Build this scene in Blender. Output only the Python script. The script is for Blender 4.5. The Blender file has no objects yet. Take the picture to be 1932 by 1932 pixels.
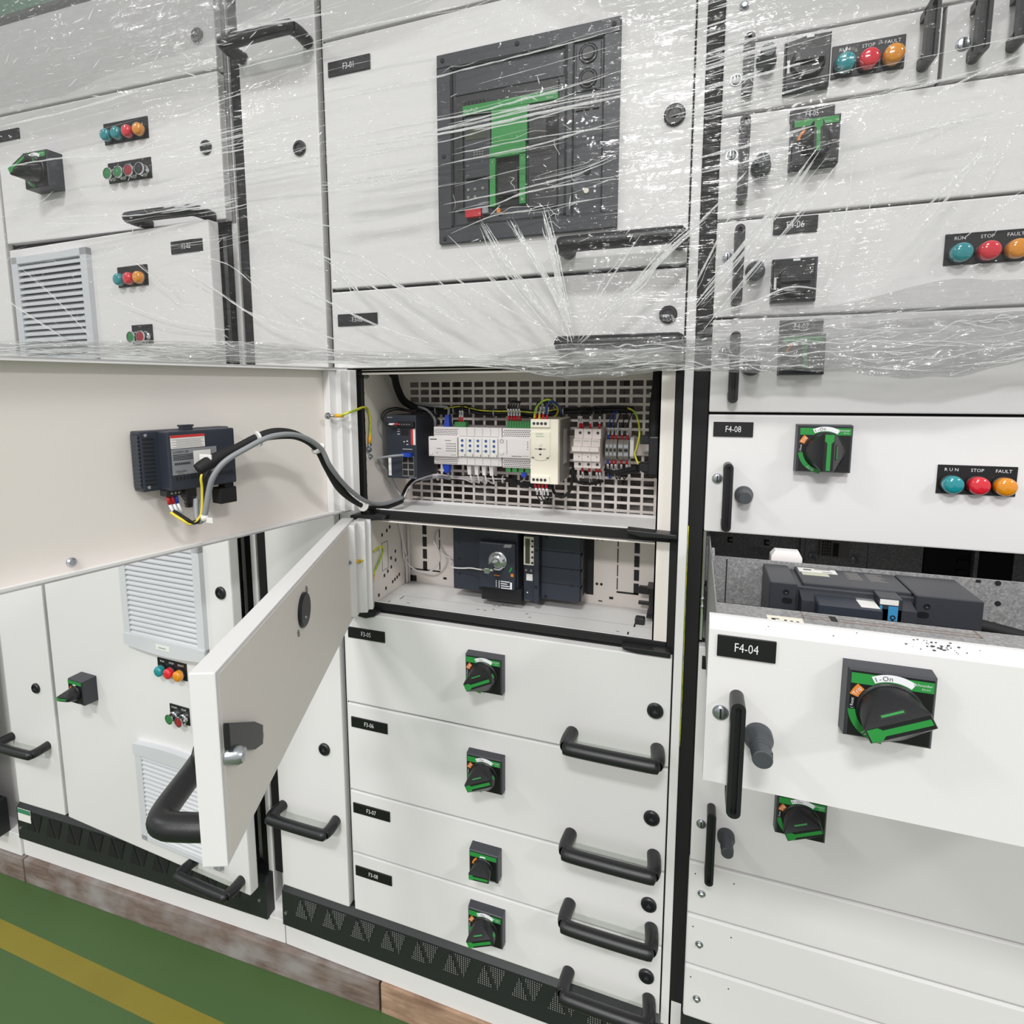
import bpy, bmesh, math, random
from mathutils import Vector, Matrix, noise
random.seed(7)
S = bpy.context.scene
COL = S.collection
R = math.radians
# ------------------------------------------------------------------ camera
CAM_R = [[0.9410304730582325, 0.3382839352550842, -0.005062402999879902],
         [0.037284841587973475, -0.11856702605053858, -0.9922457865475119],
         [-0.3362610434819337, 0.9335447710109381, -0.12418804755118819]]
cd = bpy.data.cameras.new('camera'); cam = bpy.data.objects.new('camera', cd); COL.objects.link(cam)
cd.sensor_width = 36.0; cd.sensor_fit = 'HORIZONTAL'
cd.lens = 1081.666 / 1932 * 36
cd.shift_x = (966 - 919.684) / 1932
cd.shift_y = (868.348 - 966) / 1932
cd.clip_start = 0.01
rx, dn, fw = CAM_R
m = Matrix(((rx[0], -dn[0], -fw[0], 0), (rx[1], -dn[1], -fw[1], -0.95), (rx[2], -dn[2], -fw[2], 1.40), (0, 0, 0, 1)))
cam.matrix_world = m
S.camera = cam
# ------------------------------------------------------------------ world, lamps, exposure
W = bpy.data.worlds.new('hall_light'); S.world = W; W.use_nodes = True
bg = W.node_tree.nodes['Background']; bg.inputs[0].default_value = (1.0, 0.995, 0.99, 1); bg.inputs[1].default_value = 0.44
def lamp(name, loc, target, sx, sy, power, color):
    d = bpy.data.lights.new(name, 'AREA'); d.shape = 'RECTANGLE'; d.size = sx; d.size_y = sy; d.energy = power; d.color = color
    o = bpy.data.objects.new(name, d); COL.objects.link(o); o.location = loc
    o.rotation_euler = (Vector(target) - Vector(loc)).to_track_quat('-Z', 'Y').to_euler()
    return o
lamp('ceiling_lamp', (0.1, -5.0, 6.6), (-0.2, 0, 1.2), 1.3, 0.5, 150, (0.96, 1.0, 0.96))
lamp('ceiling_lamp', (-6.0, -4.5, 6.6), (-0.6, 0, 1.2), 1.3, 0.5, 75, (0.97, 1.0, 0.97))
lamp('ceiling_lamp', (6.5, -4.6, 6.6), (-0.2, 0, 1.2), 1.3, 0.5, 135, (1.0, 0.99, 0.98))
lamp('ceiling_lamp', (-0.4, -10.5, 6.6), (-0.3, 0, 1.2), 1.6, 0.6, 290, (1.0, 0.965, 0.965))
S.view_settings.view_transform = 'Standard'; S.view_settings.look = 'None'
S.view_settings.gamma = 1.0; S.view_settings.use_curve_mapping = False
S.view_settings.exposure = 0.5
# ------------------------------------------------------------------ materials
def srgb(r, g, b):
    f = lambda c: (c / 255 / 12.92) if c / 255 <= 0.04045 else ((c / 255 + 0.055) / 1.055) ** 2.4
    return (f(r), f(g), f(b), 1)
MATS = {}
def mat(name, col, rough=0.5, metal=0.0, spec=0.5, bump=0.0, bscale=600, var=0.0, vscale=8, coat=0.0, trans=0.0):
    m = bpy.data.materials.new(name); m.use_nodes = True; nt = m.node_tree; p = nt.nodes['Principled BSDF']
    p.inputs['Base Color'].default_value = col; p.inputs['Roughness'].default_value = rough
    p.inputs['Metallic'].default_value = metal; p.inputs['Specular IOR Level'].default_value = spec
    if coat: p.inputs['Coat Weight'].default_value = coat; p.inputs['Coat Roughness'].default_value = 0.06
    if trans: p.inputs['Transmission Weight'].default_value = trans
    tc = nt.nodes.new('ShaderNodeTexCoord')
    if bump:
        n = nt.nodes.new('ShaderNodeTexNoise'); n.inputs['Scale'].default_value = bscale; n.inputs['Detail'].default_value = 2
        b = nt.nodes.new('ShaderNodeBump'); b.inputs['Strength'].default_value = bump; b.inputs['Distance'].default_value = 0.001
        nt.links.new(tc.outputs['Object'], n.inputs['Vector']); nt.links.new(n.outputs['Fac'], b.inputs['Height']); nt.links.new(b.outputs['Normal'], p.inputs['Normal'])
    if var:
        n = nt.nodes.new('ShaderNodeTexNoise'); n.inputs['Scale'].default_value = vscale; n.inputs['Detail'].default_value = 4
        r = nt.nodes.new('ShaderNodeMix'); r.data_type = 'RGBA'
        r.inputs[6].default_value = tuple(c * (1 - var) for c in col[:3]) + (1,); r.inputs[7].default_value = tuple(min(1, c * (1 + var * .6)) for c in col[:3]) + (1,)
        nt.links.new(tc.outputs['Object'], n.inputs['Vector']); nt.links.new(n.outputs['Fac'], r.inputs[0]); nt.links.new(r.outputs[2], p.inputs['Base Color'])
    MATS[name] = m; return m
WHITE = mat('white_enamel', srgb(226, 224, 224), 0.42, bump=0.12, bscale=900, var=0.015)
INNER = mat('white_sheet', srgb(230, 223, 217), 0.5, bump=0.08, bscale=700)
BLACK = mat('black_plastic', srgb(26, 26, 29), 0.36, bump=0.15, bscale=1500)
GASKET = mat('black_rubber', srgb(17, 16, 18), 0.7)
DARK = mat('anthracite_plastic', srgb(52, 54, 60), 0.42, bump=0.1, bscale=1200)
DARK2 = mat('slate_plastic', srgb(44, 49, 60), 0.45, bump=0.1, bscale=1200)
KNOBGREY = mat('grey_plastic', srgb(66, 70, 74), 0.42)
SMOKE = mat('smoked_cover', srgb(40, 41, 46), 0.2, coat=0.5)
GREEN = mat('green_plastic', srgb(42, 140, 62), 0.4)
GREENB = mat('terminal_green', srgb(62, 132, 74), 0.45)
ORANGE = mat('orange_plastic', srgb(214, 128, 52), 0.45)
LABEL = mat('white_print', srgb(232, 232, 236), 0.5)
PAPER = mat('white_paper', srgb(228, 226, 222), 0.7)
GREYLAB = mat('silver_label', srgb(150, 151, 156), 0.35, metal=0.25)
INK = mat('black_ink', srgb(22, 22, 24), 0.6)
NAMEP = mat('engraved_black', srgb(16, 16, 18), 0.38)
ZINC = mat('zinc_steel', srgb(178, 182, 186), 0.28, metal=0.9)
CHROME = mat('chrome', srgb(215, 217, 220), 0.12, metal=1.0)
RED = mat('red_ferrule', srgb(190, 28, 40), 0.42)
REDLAB = mat('red_print', srgb(205, 48, 44), 0.5)
BLUE = mat('blue_plug', srgb(30, 66, 178), 0.38)
DIALBLUE = mat('dial_blue', srgb(44, 82, 150), 0.45)
YELLOW = mat('yellow_sleeve', srgb(226, 168, 30), 0.45)
CREAM = mat('cream_plastic', srgb(236, 229, 213), 0.5)
LIGHTG = mat('light_grey_plastic', srgb(224, 218, 218), 0.5)
MCBW = mat('pale_plastic', srgb(224, 214, 210), 0.5)
RELAY = mat('terminal_grey', srgb(136, 132, 128), 0.5)
GREYW = mat('grey_cable', srgb(140, 142, 146), 0.45)
GRILLE = mat('vent_plastic', srgb(206, 208, 212), 0.5)
LENS_T = mat('teal_lens', srgb(14, 138, 146), 0.15, coat=0.9, spec=0.6)
LENS_R = mat('red_lens', srgb(214, 26, 46), 0.15, coat=0.9, spec=0.6)
LENS_A = mat('amber_lens', srgb(222, 140, 10), 0.15, coat=0.9, spec=0.6)
BTN_G = mat('green_cap', srgb(52, 124, 70), 0.4)
BTN_R = mat('red_cap', srgb(150, 40, 48), 0.4)
BLUEMARK = mat('sky_blue_marker', srgb(60, 140, 190), 0.4)
LCD = mat('display_glass', srgb(74, 78, 66), 0.2)
GREENTAG = mat('green_tag', srgb(60, 130, 96), 0.5)
HALLGREEN = mat('green_wall_paint', srgb(24, 92, 58), 0.6, var=0.1)
def galv():
    m = mat('galvanised_steel', srgb(150, 150, 150), 0.42, metal=0.25); nt = m.node_tree; p = nt.nodes['Principled BSDF']
    tc = nt.nodes.new('ShaderNodeTexCoord'); v = nt.nodes.new('ShaderNodeTexVoronoi'); v.inputs['Scale'].default_value = 420
    n = nt.nodes.new('ShaderNodeTexNoise'); n.inputs['Scale'].default_value = 300; n.inputs['Detail'].default_value = 3
    mx = nt.nodes.new('ShaderNodeMix'); mx.data_type = 'RGBA'; mx.inputs[6].default_value = srgb(128, 127, 129); mx.inputs[7].default_value = srgb(206, 205, 204)
    ad = nt.nodes.new('ShaderNodeMath'); ad.operation = 'MULTIPLY'
    nt.links.new(tc.outputs['Object'], v.inputs['Vector']); nt.links.new(tc.outputs['Object'], n.inputs['Vector'])
    nt.links.new(v.outputs['Color'], ad.inputs[0]); nt.links.new(n.outputs['Fac'], ad.inputs[1]); nt.links.new(ad.outputs[0], mx.inputs[0])
    nt.links.new(mx.outputs[2], p.inputs['Base Color']); return m
GALV = galv()
def wood(name, a, b, c):
    m = mat(name, a, 0.75); nt = m.node_tree; p = nt.nodes['Principled BSDF']
    tc = nt.nodes.new('ShaderNodeTexCoord'); mp = nt.nodes.new('ShaderNodeMapping'); mp.inputs['Scale'].default_value = (7, 30, 60)
    n = nt.nodes.new('ShaderNodeTexNoise'); n.inputs['Scale'].default_value = 1.6; n.inputs['Detail'].default_value = 8; n.inputs['Roughness'].default_value = 0.7
    mp2 = nt.nodes.new('ShaderNodeMapping'); mp2.inputs['Scale'].default_value = (8, 8, 12)
    n2 = nt.nodes.new('ShaderNodeTexNoise'); n2.inputs['Scale'].default_value = 1.2; n2.inputs['Detail'].default_value = 5
    mx = nt.nodes.new('ShaderNodeMix'); mx.data_type = 'RGBA'; mx.inputs[6].default_value = a; mx.inputs[7].default_value = b
    mx2 = nt.nodes.new('ShaderNodeMix'); mx2.data_type = 'RGBA'; mx2.inputs[7].default_value = c
    rp = nt.nodes.new('ShaderNodeMapRange'); rp.inputs[1].default_value = 0.42; rp.inputs[2].default_value = 0.68
    rq = nt.nodes.new('ShaderNodeMapRange'); rq.inputs[1].default_value = 0.35; rq.inputs[2].default_value = 0.7
    L = nt.links.new
    L(tc.outputs['Object'], mp.inputs[0]); L(mp.outputs[0], n.inputs['Vector']); L(tc.outputs['Object'], mp2.inputs[0]); L(mp2.outputs[0], n2.inputs['Vector'])
    L(n.outputs['Fac'], rq.inputs[0]); L(rq.outputs[0], mx.inputs[0]); L(n2.outputs['Fac'], rp.inputs[0]); L(rp.outputs[0], mx2.inputs[0])
    L(mx.outputs[2], mx2.inputs[6]); L(mx2.outputs[2], p.inputs['Base Color']); return m
WOODG = wood('weathered_plank', srgb(96, 80, 72), srgb(134, 117, 108), srgb(146, 141, 139))
WOODO = wood('pale_plank', srgb(150, 118, 96), srgb(190, 160, 136), srgb(120, 92, 74))
def mesh_dots():
    m = mat('punched_steel', srgb(24, 26, 28), 0.5); nt = m.node_tree; p = nt.nodes['Principled BSDF']
    tc = nt.nodes.new('ShaderNodeTexCoord'); sp = nt.nodes.new('ShaderNodeSeparateXYZ'); L = nt.links.new
    L(tc.outputs['Object'], sp.inputs[0])
    def sn(sock):
        a = nt.nodes.new('ShaderNodeMath'); a.operation = 'MULTIPLY'; a.inputs[1].default_value = 2 * math.pi / 0.0045; L(sock, a.inputs[0])
        b = nt.nodes.new('ShaderNodeMath'); b.operation = 'SINE'; L(a.outputs[0], b.inputs[0]); return b.outputs[0]
    ad = nt.nodes.new('ShaderNodeMath'); L(sn(sp.outputs[0]), ad.inputs[0]); L(sn(sp.outputs[2]), ad.inputs[1])
    gt = nt.nodes.new('ShaderNodeMath'); gt.operation = 'GREATER_THAN'; gt.inputs[1].default_value = 0.9; L(ad.outputs[0], gt.inputs[0])
    mx = nt.nodes.new('ShaderNodeMix'); mx.data_type = 'RGBA'; mx.inputs[6].default_value = srgb(24, 26, 28); mx.inputs[7].default_value = srgb(150, 152, 150)
    L(gt.outputs[0], mx.inputs[0]); L(mx.outputs[2], p.inputs['Base Color']); return m
PUNCH = mesh_dots()
KICK = mat('black_kick_steel', srgb(31, 35, 36), 0.5, bump=0.1, bscale=900)
def floor_mat():
    m = mat('green_floor_paint', srgb(70, 97, 53), 0.5, bump=0.05, bscale=300, var=0.12, vscale=5); return m
FLOORG = floor_mat()
FLOORY = mat('yellow_line_paint', srgb(132, 120, 40), 0.5, var=0.14, vscale=9)
def earth_mat():
    m = mat('earth_wire_stripe', srgb(160, 190, 50), 0.45); nt = m.node_tree; p = nt.nodes['Principled BSDF']
    tc = nt.nodes.new('ShaderNodeTexCoord'); w = nt.nodes.new('ShaderNodeTexNoise'); w.inputs['Scale'].default_value = 60
    mx = nt.nodes.new('ShaderNodeMix'); mx.data_type = 'RGBA'; mx.inputs[6].default_value = srgb(134, 178, 50); mx.inputs[7].default_value = srgb(214, 208, 56)
    r = nt.nodes.new('ShaderNodeMapRange'); r.inputs[1].default_value = 0.4; r.inputs[2].default_value = 0.55
    L = nt.links.new; L(tc.outputs['Object'], w.inputs['Vector']); L(w.outputs['Fac'], r.inputs[0]); L(r.outputs[0], mx.inputs[0]); L(mx.outputs[2], p.inputs['Base Color']); return m
EARTH = earth_mat()
# ------------------------------------------------------------------ mesh builder
class MB:
    def __init__(s): s.bm = bmesh.new(); s.mi = 0
    def _tag(s, faces):
        for f in faces: f.material_index = s.mi
    def mat(s, i): s.mi = i; return s
    def box(s, x0, x1, y0, y1, z0, z1, bev=0.0, seg=2):
        t = bmesh.new(); r = bmesh.ops.create_cube(t, size=1.0)
        for v in t.verts: v.co = Vector(((x0 + x1) / 2 + v.co.x * (x1 - x0), (y0 + y1) / 2 + v.co.y * (y1 - y0), (z0 + z1) / 2 + v.co.z * (z1 - z0)))
        if bev: bmesh.ops.bevel(t, geom=t.edges[:], offset=bev, segments=seg, profile=0.6, affect='EDGES')
        s._merge(t); return s
    def _merge(s, t):
        base = {}
        for v in t.verts: base[v] = s.bm.verts.new(v.co)
        for f in t.faces:
            try: n = s.bm.faces.new([base[v] for v in f.verts]); n.material_index = s.mi; n.smooth = f.smooth
            except ValueError: pass
        for e in t.edges:   # keep the sharp rims of turned and wrapped shapes
            if not e.smooth:
                q = s.bm.edges.get((base[e.verts[0]], base[e.verts[1]]))
                if q: q.smooth = False
        t.free()
    def prism(s, poly, y0, y1, bev=0.0):   # poly of (x, z); extruded along y
        t = bmesh.new(); a = [t.verts.new((x, y0, z)) for x, z in poly]; b = [t.verts.new((x, y1, z)) for x, z in poly]; n = len(poly)
        t.faces.new(a); t.faces.new(b[::-1])
        for i in range(n): t.faces.new((a[i], b[i], b[(i + 1) % n], a[(i + 1) % n]))
        bmesh.ops.recalc_face_normals(t, faces=t.faces[:])
        if bev: bmesh.ops.bevel(t, geom=t.edges[:], offset=bev, segments=2, profile=0.6, affect='EDGES')
        s._merge(t); return s
    def prismx(s, poly, x0, x1):           # poly of (y, z); extruded along x
        t = bmesh.new(); a = [t.verts.new((x0, y, z)) for y, z in poly]; b = [t.verts.new((x1, y, z)) for y, z in poly]; n = len(poly)
        t.faces.new(a); t.faces.new(b[::-1])
        for i in range(n): t.faces.new((a[i], b[i], b[(i + 1) % n], a[(i + 1) % n]))
        bmesh.ops.recalc_face_normals(t, faces=t.faces[:]); s._merge(t); return s
    def lathe(s, prof, c, axis='y', seg=28):   # prof: (radius, offset along axis)
        t = bmesh.new(); rings = []
        for r, h in prof:
            ring = []
            for i in range(seg):
                a = 2 * math.pi * i / seg; u, v = r * math.cos(a), r * math.sin(a)
                p = {'y': (u, h, v), 'z': (u, v, h), 'x': (h, u, v)}[axis]
                ring.append(t.verts.new((c[0] + p[0], c[1] + p[1], c[2] + p[2])))
            rings.append(ring)
        for k in range(len(rings) - 1):
            for i in range(seg):
                f = t.faces.new((rings[k][i], rings[k][(i + 1) % seg], rings[k + 1][(i + 1) % seg], rings[k + 1][i])); f.smooth = True
        t.faces.new(rings[0]); t.faces.new(rings[-1][::-1])
        bmesh.ops.recalc_face_normals(t, faces=t.faces[:])
        for e in t.edges:
            if len(e.link_faces) == 2 and e.calc_face_angle(0) > 0.6: e.smooth = False
        s._merge(t); return s
    def cyl(s, c, r, h, axis='y', seg=24): return s.lathe([(r, 0), (r, h)], c, axis, seg)
    def tube(s, pts, r, seg=10, smooth=True, sub=6, flat=1.0):
        pts = [Vector(p) for p in pts]
        if sub > 1 and len(pts) > 2:
            q = []
            for i in range(len(pts) - 1):
                p0 = pts[max(i - 1, 0)]; p1 = pts[i]; p2 = pts[i + 1]; p3 = pts[min(i + 2, len(pts) - 1)]
                for k in range(sub):
                    u = k / sub
                    q.append(0.5 * ((2 * p1) + (p2 - p0) * u + (2 * p0 - 5 * p1 + 4 * p2 - p3) * u * u + (3 * p1 - p0 - 3 * p2 + p3) * u ** 3))
            q.append(pts[-1]); pts = q
        t = bmesh.new(); rings = []; nrm = None
        for i, p in enumerate(pts):
            tg = (pts[min(i + 1, len(pts) - 1)] - pts[max(i - 1, 0)]).normalized()
            if nrm is None: nrm = tg.orthogonal().normalized()
            nrm = (nrm - tg * nrm.dot(tg))
            nrm = nrm.normalized() if nrm.length > 1e-6 else tg.orthogonal().normalized()
            bn = tg.cross(nrm); rr = r(i / (len(pts) - 1)) if callable(r) else r
            rings.append([t.verts.new(p + nrm * rr * math.cos(2 * math.pi * k / seg) + bn * rr * flat * math.sin(2 * math.pi * k / seg)) for k in range(seg)])
        for a in range(len(rings) - 1):
            for k in range(seg):
                f = t.faces.new((rings[a][k], rings[a][(k + 1) % seg], rings[a + 1][(k + 1) % seg], rings[a + 1][k])); f.smooth = True
        t.faces.new(rings[0][::-1]); t.faces.new(rings[-1])
        bmesh.ops.recalc_face_normals(t, faces=t.faces[:]); s._merge(t); return s
    def hull(s, pts):
        t = bmesh.new()
        for p in pts: t.verts.new(p)
        r = bmesh.ops.convex_hull(t, input=t.verts[:])
        bmesh.ops.delete(t, geom=[v for v in t.verts if not v.link_faces], context='VERTS')
        bmesh.ops.recalc_face_normals(t, faces=t.faces[:])
        for f in t.faces: f.smooth = True
        for e in t.edges:
            if len(e.link_faces) == 2 and e.calc_face_angle(0) > 0.5: e.smooth = False
        s._merge(t); return s
    def sector(s, cx, cz, r0, r1, a0, a1, y0, y1, n=14):
        o = [(cx + r1 * math.cos(R(a0 + (a1 - a0) * i / n)), cz + r1 * math.sin(R(a0 + (a1 - a0) * i / n))) for i in range(n + 1)]
        i_ = [(cx + r0 * math.cos(R(a0 + (a1 - a0) * i / n)), cz + r0 * math.sin(R(a0 + (a1 - a0) * i / n))) for i in range(n + 1)]
        for k in range(n): s.prism([o[k], o[k + 1], i_[k + 1], i_[k]], y0, y1)
        return s
def circ(cx, cz, r, n=20, a0=0): return [(cx + r * math.cos(2 * math.pi * i / n + a0), cz + r * math.sin(2 * math.pi * i / n + a0)) for i in range(n)]
def rrect(x0, x1, z0, z1, r, n=4):
    out = []
    for cx, cz, a in ((x1 - r, z1 - r, 0), (x0 + r, z1 - r, 90), (x0 + r, z0 + r, 180), (x1 - r, z0 + r, 270)):
        for i in range(n + 1): t = R(a + 90 * i / n); out.append((cx + r * math.cos(t), cz + r * math.sin(t)))
    return out
# frames: a column frame is (origin x, origin y, angle); a thing stands at a point of its frame
class Frame:
    def __init__(s, x=0, y=0, a=0): s.x, s.y, s.a = x, y, a
    def pt(s, u, v, z): c, n = math.cos(s.a), math.sin(s.a); return (s.x + c * u - n * v, s.y + n * u + c * v, z)
WORLD = Frame(); F2 = Frame(-0.86, 0, R(2.0)); F2D = Frame(-1.5196, -0.0230, R(-2.8))
D3 = Frame(-0.622, 0.0, math.atan2(-0.9714, -0.2375)); D4 = Frame(-0.615, -0.012, math.atan2(-0.568, 0.225))
class Thing:
    def __init__(s, name, label, cat, fr=WORLD, base=(0, 0, 0), group=None, kind=None):
        s.fr = fr; s.base = Vector(base)
        o = bpy.data.objects.new(name, None); o.empty_display_size = 0.02; COL.objects.link(o)
        o.location = fr.pt(*base); o.rotation_euler = (0, 0, fr.a)
        o['label'] = label; o['category'] = cat
        if group: o['group'] = group
        if kind: o['kind'] = kind
        s.o = o
    def add(s, name, mb, mats, parent=None, label=None, kind=None, smooth=False):
        me = bpy.data.meshes.new(name)
        bmesh.ops.translate(mb.bm, verts=mb.bm.verts[:], vec=-s.base)
        mb.bm.to_mesh(me); mb.bm.free()
        for q in (mats if isinstance(mats, (list, tuple)) else [mats]): me.materials.append(q)
        o = bpy.data.objects.new(name, me); COL.objects.link(o); o.parent = parent or s.o
        if label: o['label'] = label
        if kind: o['kind'] = kind
        return o
def single(name, label, cat, mb, mats, fr=WORLD, base=(0, 0, 0), group=None):
    me = bpy.data.meshes.new(name); bmesh.ops.translate(mb.bm, verts=mb.bm.verts[:], vec=-Vector(base)); mb.bm.to_mesh(me); mb.bm.free()
    for q in (mats if isinstance(mats, (list, tuple)) else [mats]): me.materials.append(q)
    o = bpy.data.objects.new(name, me); COL.objects.link(o); o.location = fr.pt(*base); o.rotation_euler = (0, 0, fr.a)
    if cat: o['label'] = label; o['category'] = cat
    if group: o['group'] = group
    return o
_tc = {}
def text_mesh(st):
    if st not in _tc:
        c = bpy.data.curves.new('letters', 'FONT'); c.body = st; c.size = 1.0; c.align_x = 'CENTER'; c.align_y = 'CENTER'; c.resolution_u = 2; c.offset = -0.005
        o = bpy.data.objects.new('letters', c); me = bpy.data.meshes.new_from_object(o); _tc[st] = [(tuple(v.co) for v in me.vertices), [tuple(p.vertices) for p in me.polygons]]
        _tc[st][0] = [tuple(v.co) for v in me.vertices]
        bpy.data.objects.remove(o); bpy.data.curves.remove(c); bpy.data.meshes.remove(me)
    return _tc[st]
def put_text(mb, st, x, z, y, size, ang=0, sx=1.0, back=False, plane='xz'):
    vs, fs = text_mesh(st); ca, sa = math.cos(R(ang)), math.sin(R(ang)); k = -1 if back else 1
    nv = []
    for a, b, _ in vs:
        a *= size * sx; b *= size; u = a * ca - b * sa; w = a * sa + b * ca
        nv.append(mb.bm.verts.new((x + k * u, y, z + w)))
    for f in fs:
        try: q = mb.bm.faces.new([nv[i] for i in f]); q.material_index = mb.mi
        except ValueError: pass
    return mb
# ------------------------------------------------------------------ repeated fittings (parts of doors and units)
def nameplate(t, x0, x1, z0, z1, txt, yf=0.0):
    p = t.add('nameplate', MB().box(x0, x1, yf - 0.0022, yf + 0.0004, z0, z1, 0.0004, 1), NAMEP)
    if txt: t.add('lettering', put_text(MB(), txt, (x0 + x1) / 2, (z0 + z1) / 2, yf - 0.0026, (z1 - z0) * 0.60, sx=0.74), LABEL, p)
def lock(t, x, z, yf=0.0, r=0.0135):
    p = t.add('lock', MB().lathe([(r, 0.002), (r, -0.0035), (r - 0.002, -0.0055), (r * 0.62, -0.0055), (r * 0.58, -0.0035), (0.0005, -0.0035)], (x, yf, z)), BLACK)
    t.add('key_insert', MB().prism(circ(x, z, r * 0.36, 3, R(90)), yf - 0.0062, yf - 0.003), DARK, p)
def bar_handle(t, x0, x1, z, yf=0.0, out=0.046, r=0.0113, up=0.0):
    zb = z - up; o = out
    pts = [(x0 + .004, yf + 0.002, z), (x0 + .001, yf - o * 0.55, z - up * 0.5), (x0 + 0.004, yf - o * 0.9, zb), (x0 + 0.016, yf - o, zb)]
    pts += [(x1 - 0.016, yf - o, zb), (x1 - 0.004, yf - o * 0.9, zb), (x1 - .001, yf - o * 0.55, z - up * 0.5), (x1 - .004, yf + 0.002, z)]
    return t.add('handle', MB().tube(pts, r, 14, sub=5), BLACK)
def slot_handle(t, x, z0, z1, yf=0.0, out=0.026):
    w, wi = 0.0068, 0.0027; mb = MB(); ya, yb = yf - out, yf - out + 0.013; za, zb = z0 + w, z1 - w
    mb.box(x - w, x - wi, ya, yb, za, zb).box(x + wi, x + w, ya, yb, za, zb)          # two cheeks with a groove between
    mb.sector(x, zb, wi, w, 0, 180, ya, yb).sector(x, za, wi, w, 180, 360, ya, yb)
    mb.prism([(x + w * math.cos(R(a)), zb + w * math.sin(R(a))) for a in range(0, 181, 15)] + [(x - w, zb - 0.008), (x + w, zb - 0.008)], yb - 0.004, yf + 0.001)
    mb.prism([(x + w * math.cos(R(a)), za + w * math.sin(R(a))) for a in range(180, 361, 15)] + [(x + w, za + 0.008), (x - w, za + 0.008)], yb - 0.004, yf + 0.001)
    mb.box(x - wi - 0.0002, x + wi + 0.0002, ya + 0.007, yb - 0.001, za - 0.003, zb + 0.003)
    return t.add('handle', mb, BLACK)
def slot_screw(t, x, z, yf=0.0, r=0.0066):
    p = t.add('screw', MB().lathe([(r + 0.0014, 0.001), (r + 0.0014, -0.0014), (r, -0.0014), (r, -0.003), (r - 0.001, -0.0036), (0.0003, -0.0036)], (x, yf, z), seg=20), [ZINC])
    t.add('screw_slot', MB().box(x - 0.0009, x + 0.0009, yf - 0.0040, yf - 0.0030, z - r * 0.8, z + r * 0.8), INK, p)
def hex_screw(t, x, z, yf=0.0, r=0.0065):
    t.add('screw', MB().lathe([(r, 0.001), (r, -0.001), (r - 0.001, -0.0015), (0.0005, -0.0015)], (x, yf, z), seg=18).lathe([(r * 0.66, -0.001), (r * 0.66, -0.0045), (r * 0.5, -0.0055), (0.0003, -0.0055)], (x, yf, z), seg=6), ZINC)
def pull_knob(t, x, z, yf=0.0, L=0.034, out=False):
    if out:
        p = t.add('pull_knob', MB().lathe([(0.0135, 0.001), (0.0135, -0.010), (0.012, -0.013), (0.0095, -0.018), (0.0092, -L), (0.0084, -L - 0.001), (0.0003, -L - 0.001)], (x, yf, z)).lathe([(0.0098, -0.021), (0.0098, -0.023)], (x, yf, z)).lathe([(0.0098, -0.026), (0.0098, -0.028)], (x, yf, z)), KNOBGREY)
        t.add('side_hole', MB().cyl((x + 0.0055, yf - 0.033, z), 0.0036, 0.0042, 'x', 14), INK, p)
    else:
        p = t.add('pull_knob', MB().lathe([(0.0132, 0.001), (0.0132, -0.006), (0.0118, -0.0085), (0.0098, -0.014), (0.0095, -L + 0.003), (0.0086, -L), (0.0003, -L)], (x, yf, z)), KNOBGREY)
def lamp_plate(t, x0, x1, z0, z1, lenses, texts, yf=0.0, caps=False, r=0.0122):
    p = t.add('button_plate' if caps else 'lamp_plate', MB().box(x0, x1, yf - 0.002, yf + 0.0004, z0, z1, 0.0004, 1), NAMEP)
    n = len(lenses); w = (x1 - x0); st = w / n * 0.98; xs = [(x0 + x1) / 2 + (i - (n - 1) / 2) * min(st, 0.0293) for i in range(n)]
    zc = z0 + (z1 - z0) * 0.35
    for i, (x, m_) in enumerate(zip(xs, lenses)):
        if caps:
            b = t.add('push_button', MB().lathe([(r, 0.0), (r * 0.98, -0.006), (r * 0.82, -0.008), (r * 0.82, -0.012), (r, -0.0165), (r * 0.96, -0.0185), (r * 0.86, -0.0185), (r * 0.84, -0.016), (0.0003, -0.016)], (x, yf, zc)), CHROME, p)
            # cap face sits inside the bezel
            t.add('button_cap', MB().lathe([(r * 0.85, -0.016), (r * 0.8, -0.0178), (0.0003, -0.0182)], (x, yf, zc)), m_, p)
        else:
            t.add('indicator_lamp', MB().mat(1).lathe([(r * 1.08, 0.0), (r * 1.08, -0.006), (r * 0.98, -0.007), (0.0003, -0.007)], (x, yf, zc)).mat(0).lathe([(r, -0.006), (r, -0.0125), (r * 0.95, -0.0155), (r * 0.8, -0.0175), (r * 0.5, -0.0185), (0.0003, -0.019)], (x, yf, zc)), [m_, BLACK], p)
    if texts:
        mb = MB()
        for x, s_ in zip(xs, texts): put_text(mb, s_, x, z1 - (z1 - z0) * 0.16, yf - 0.0025, (z1 - z0) * 0.155)
        t.add('lettering', mb, LABEL, p)
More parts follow.
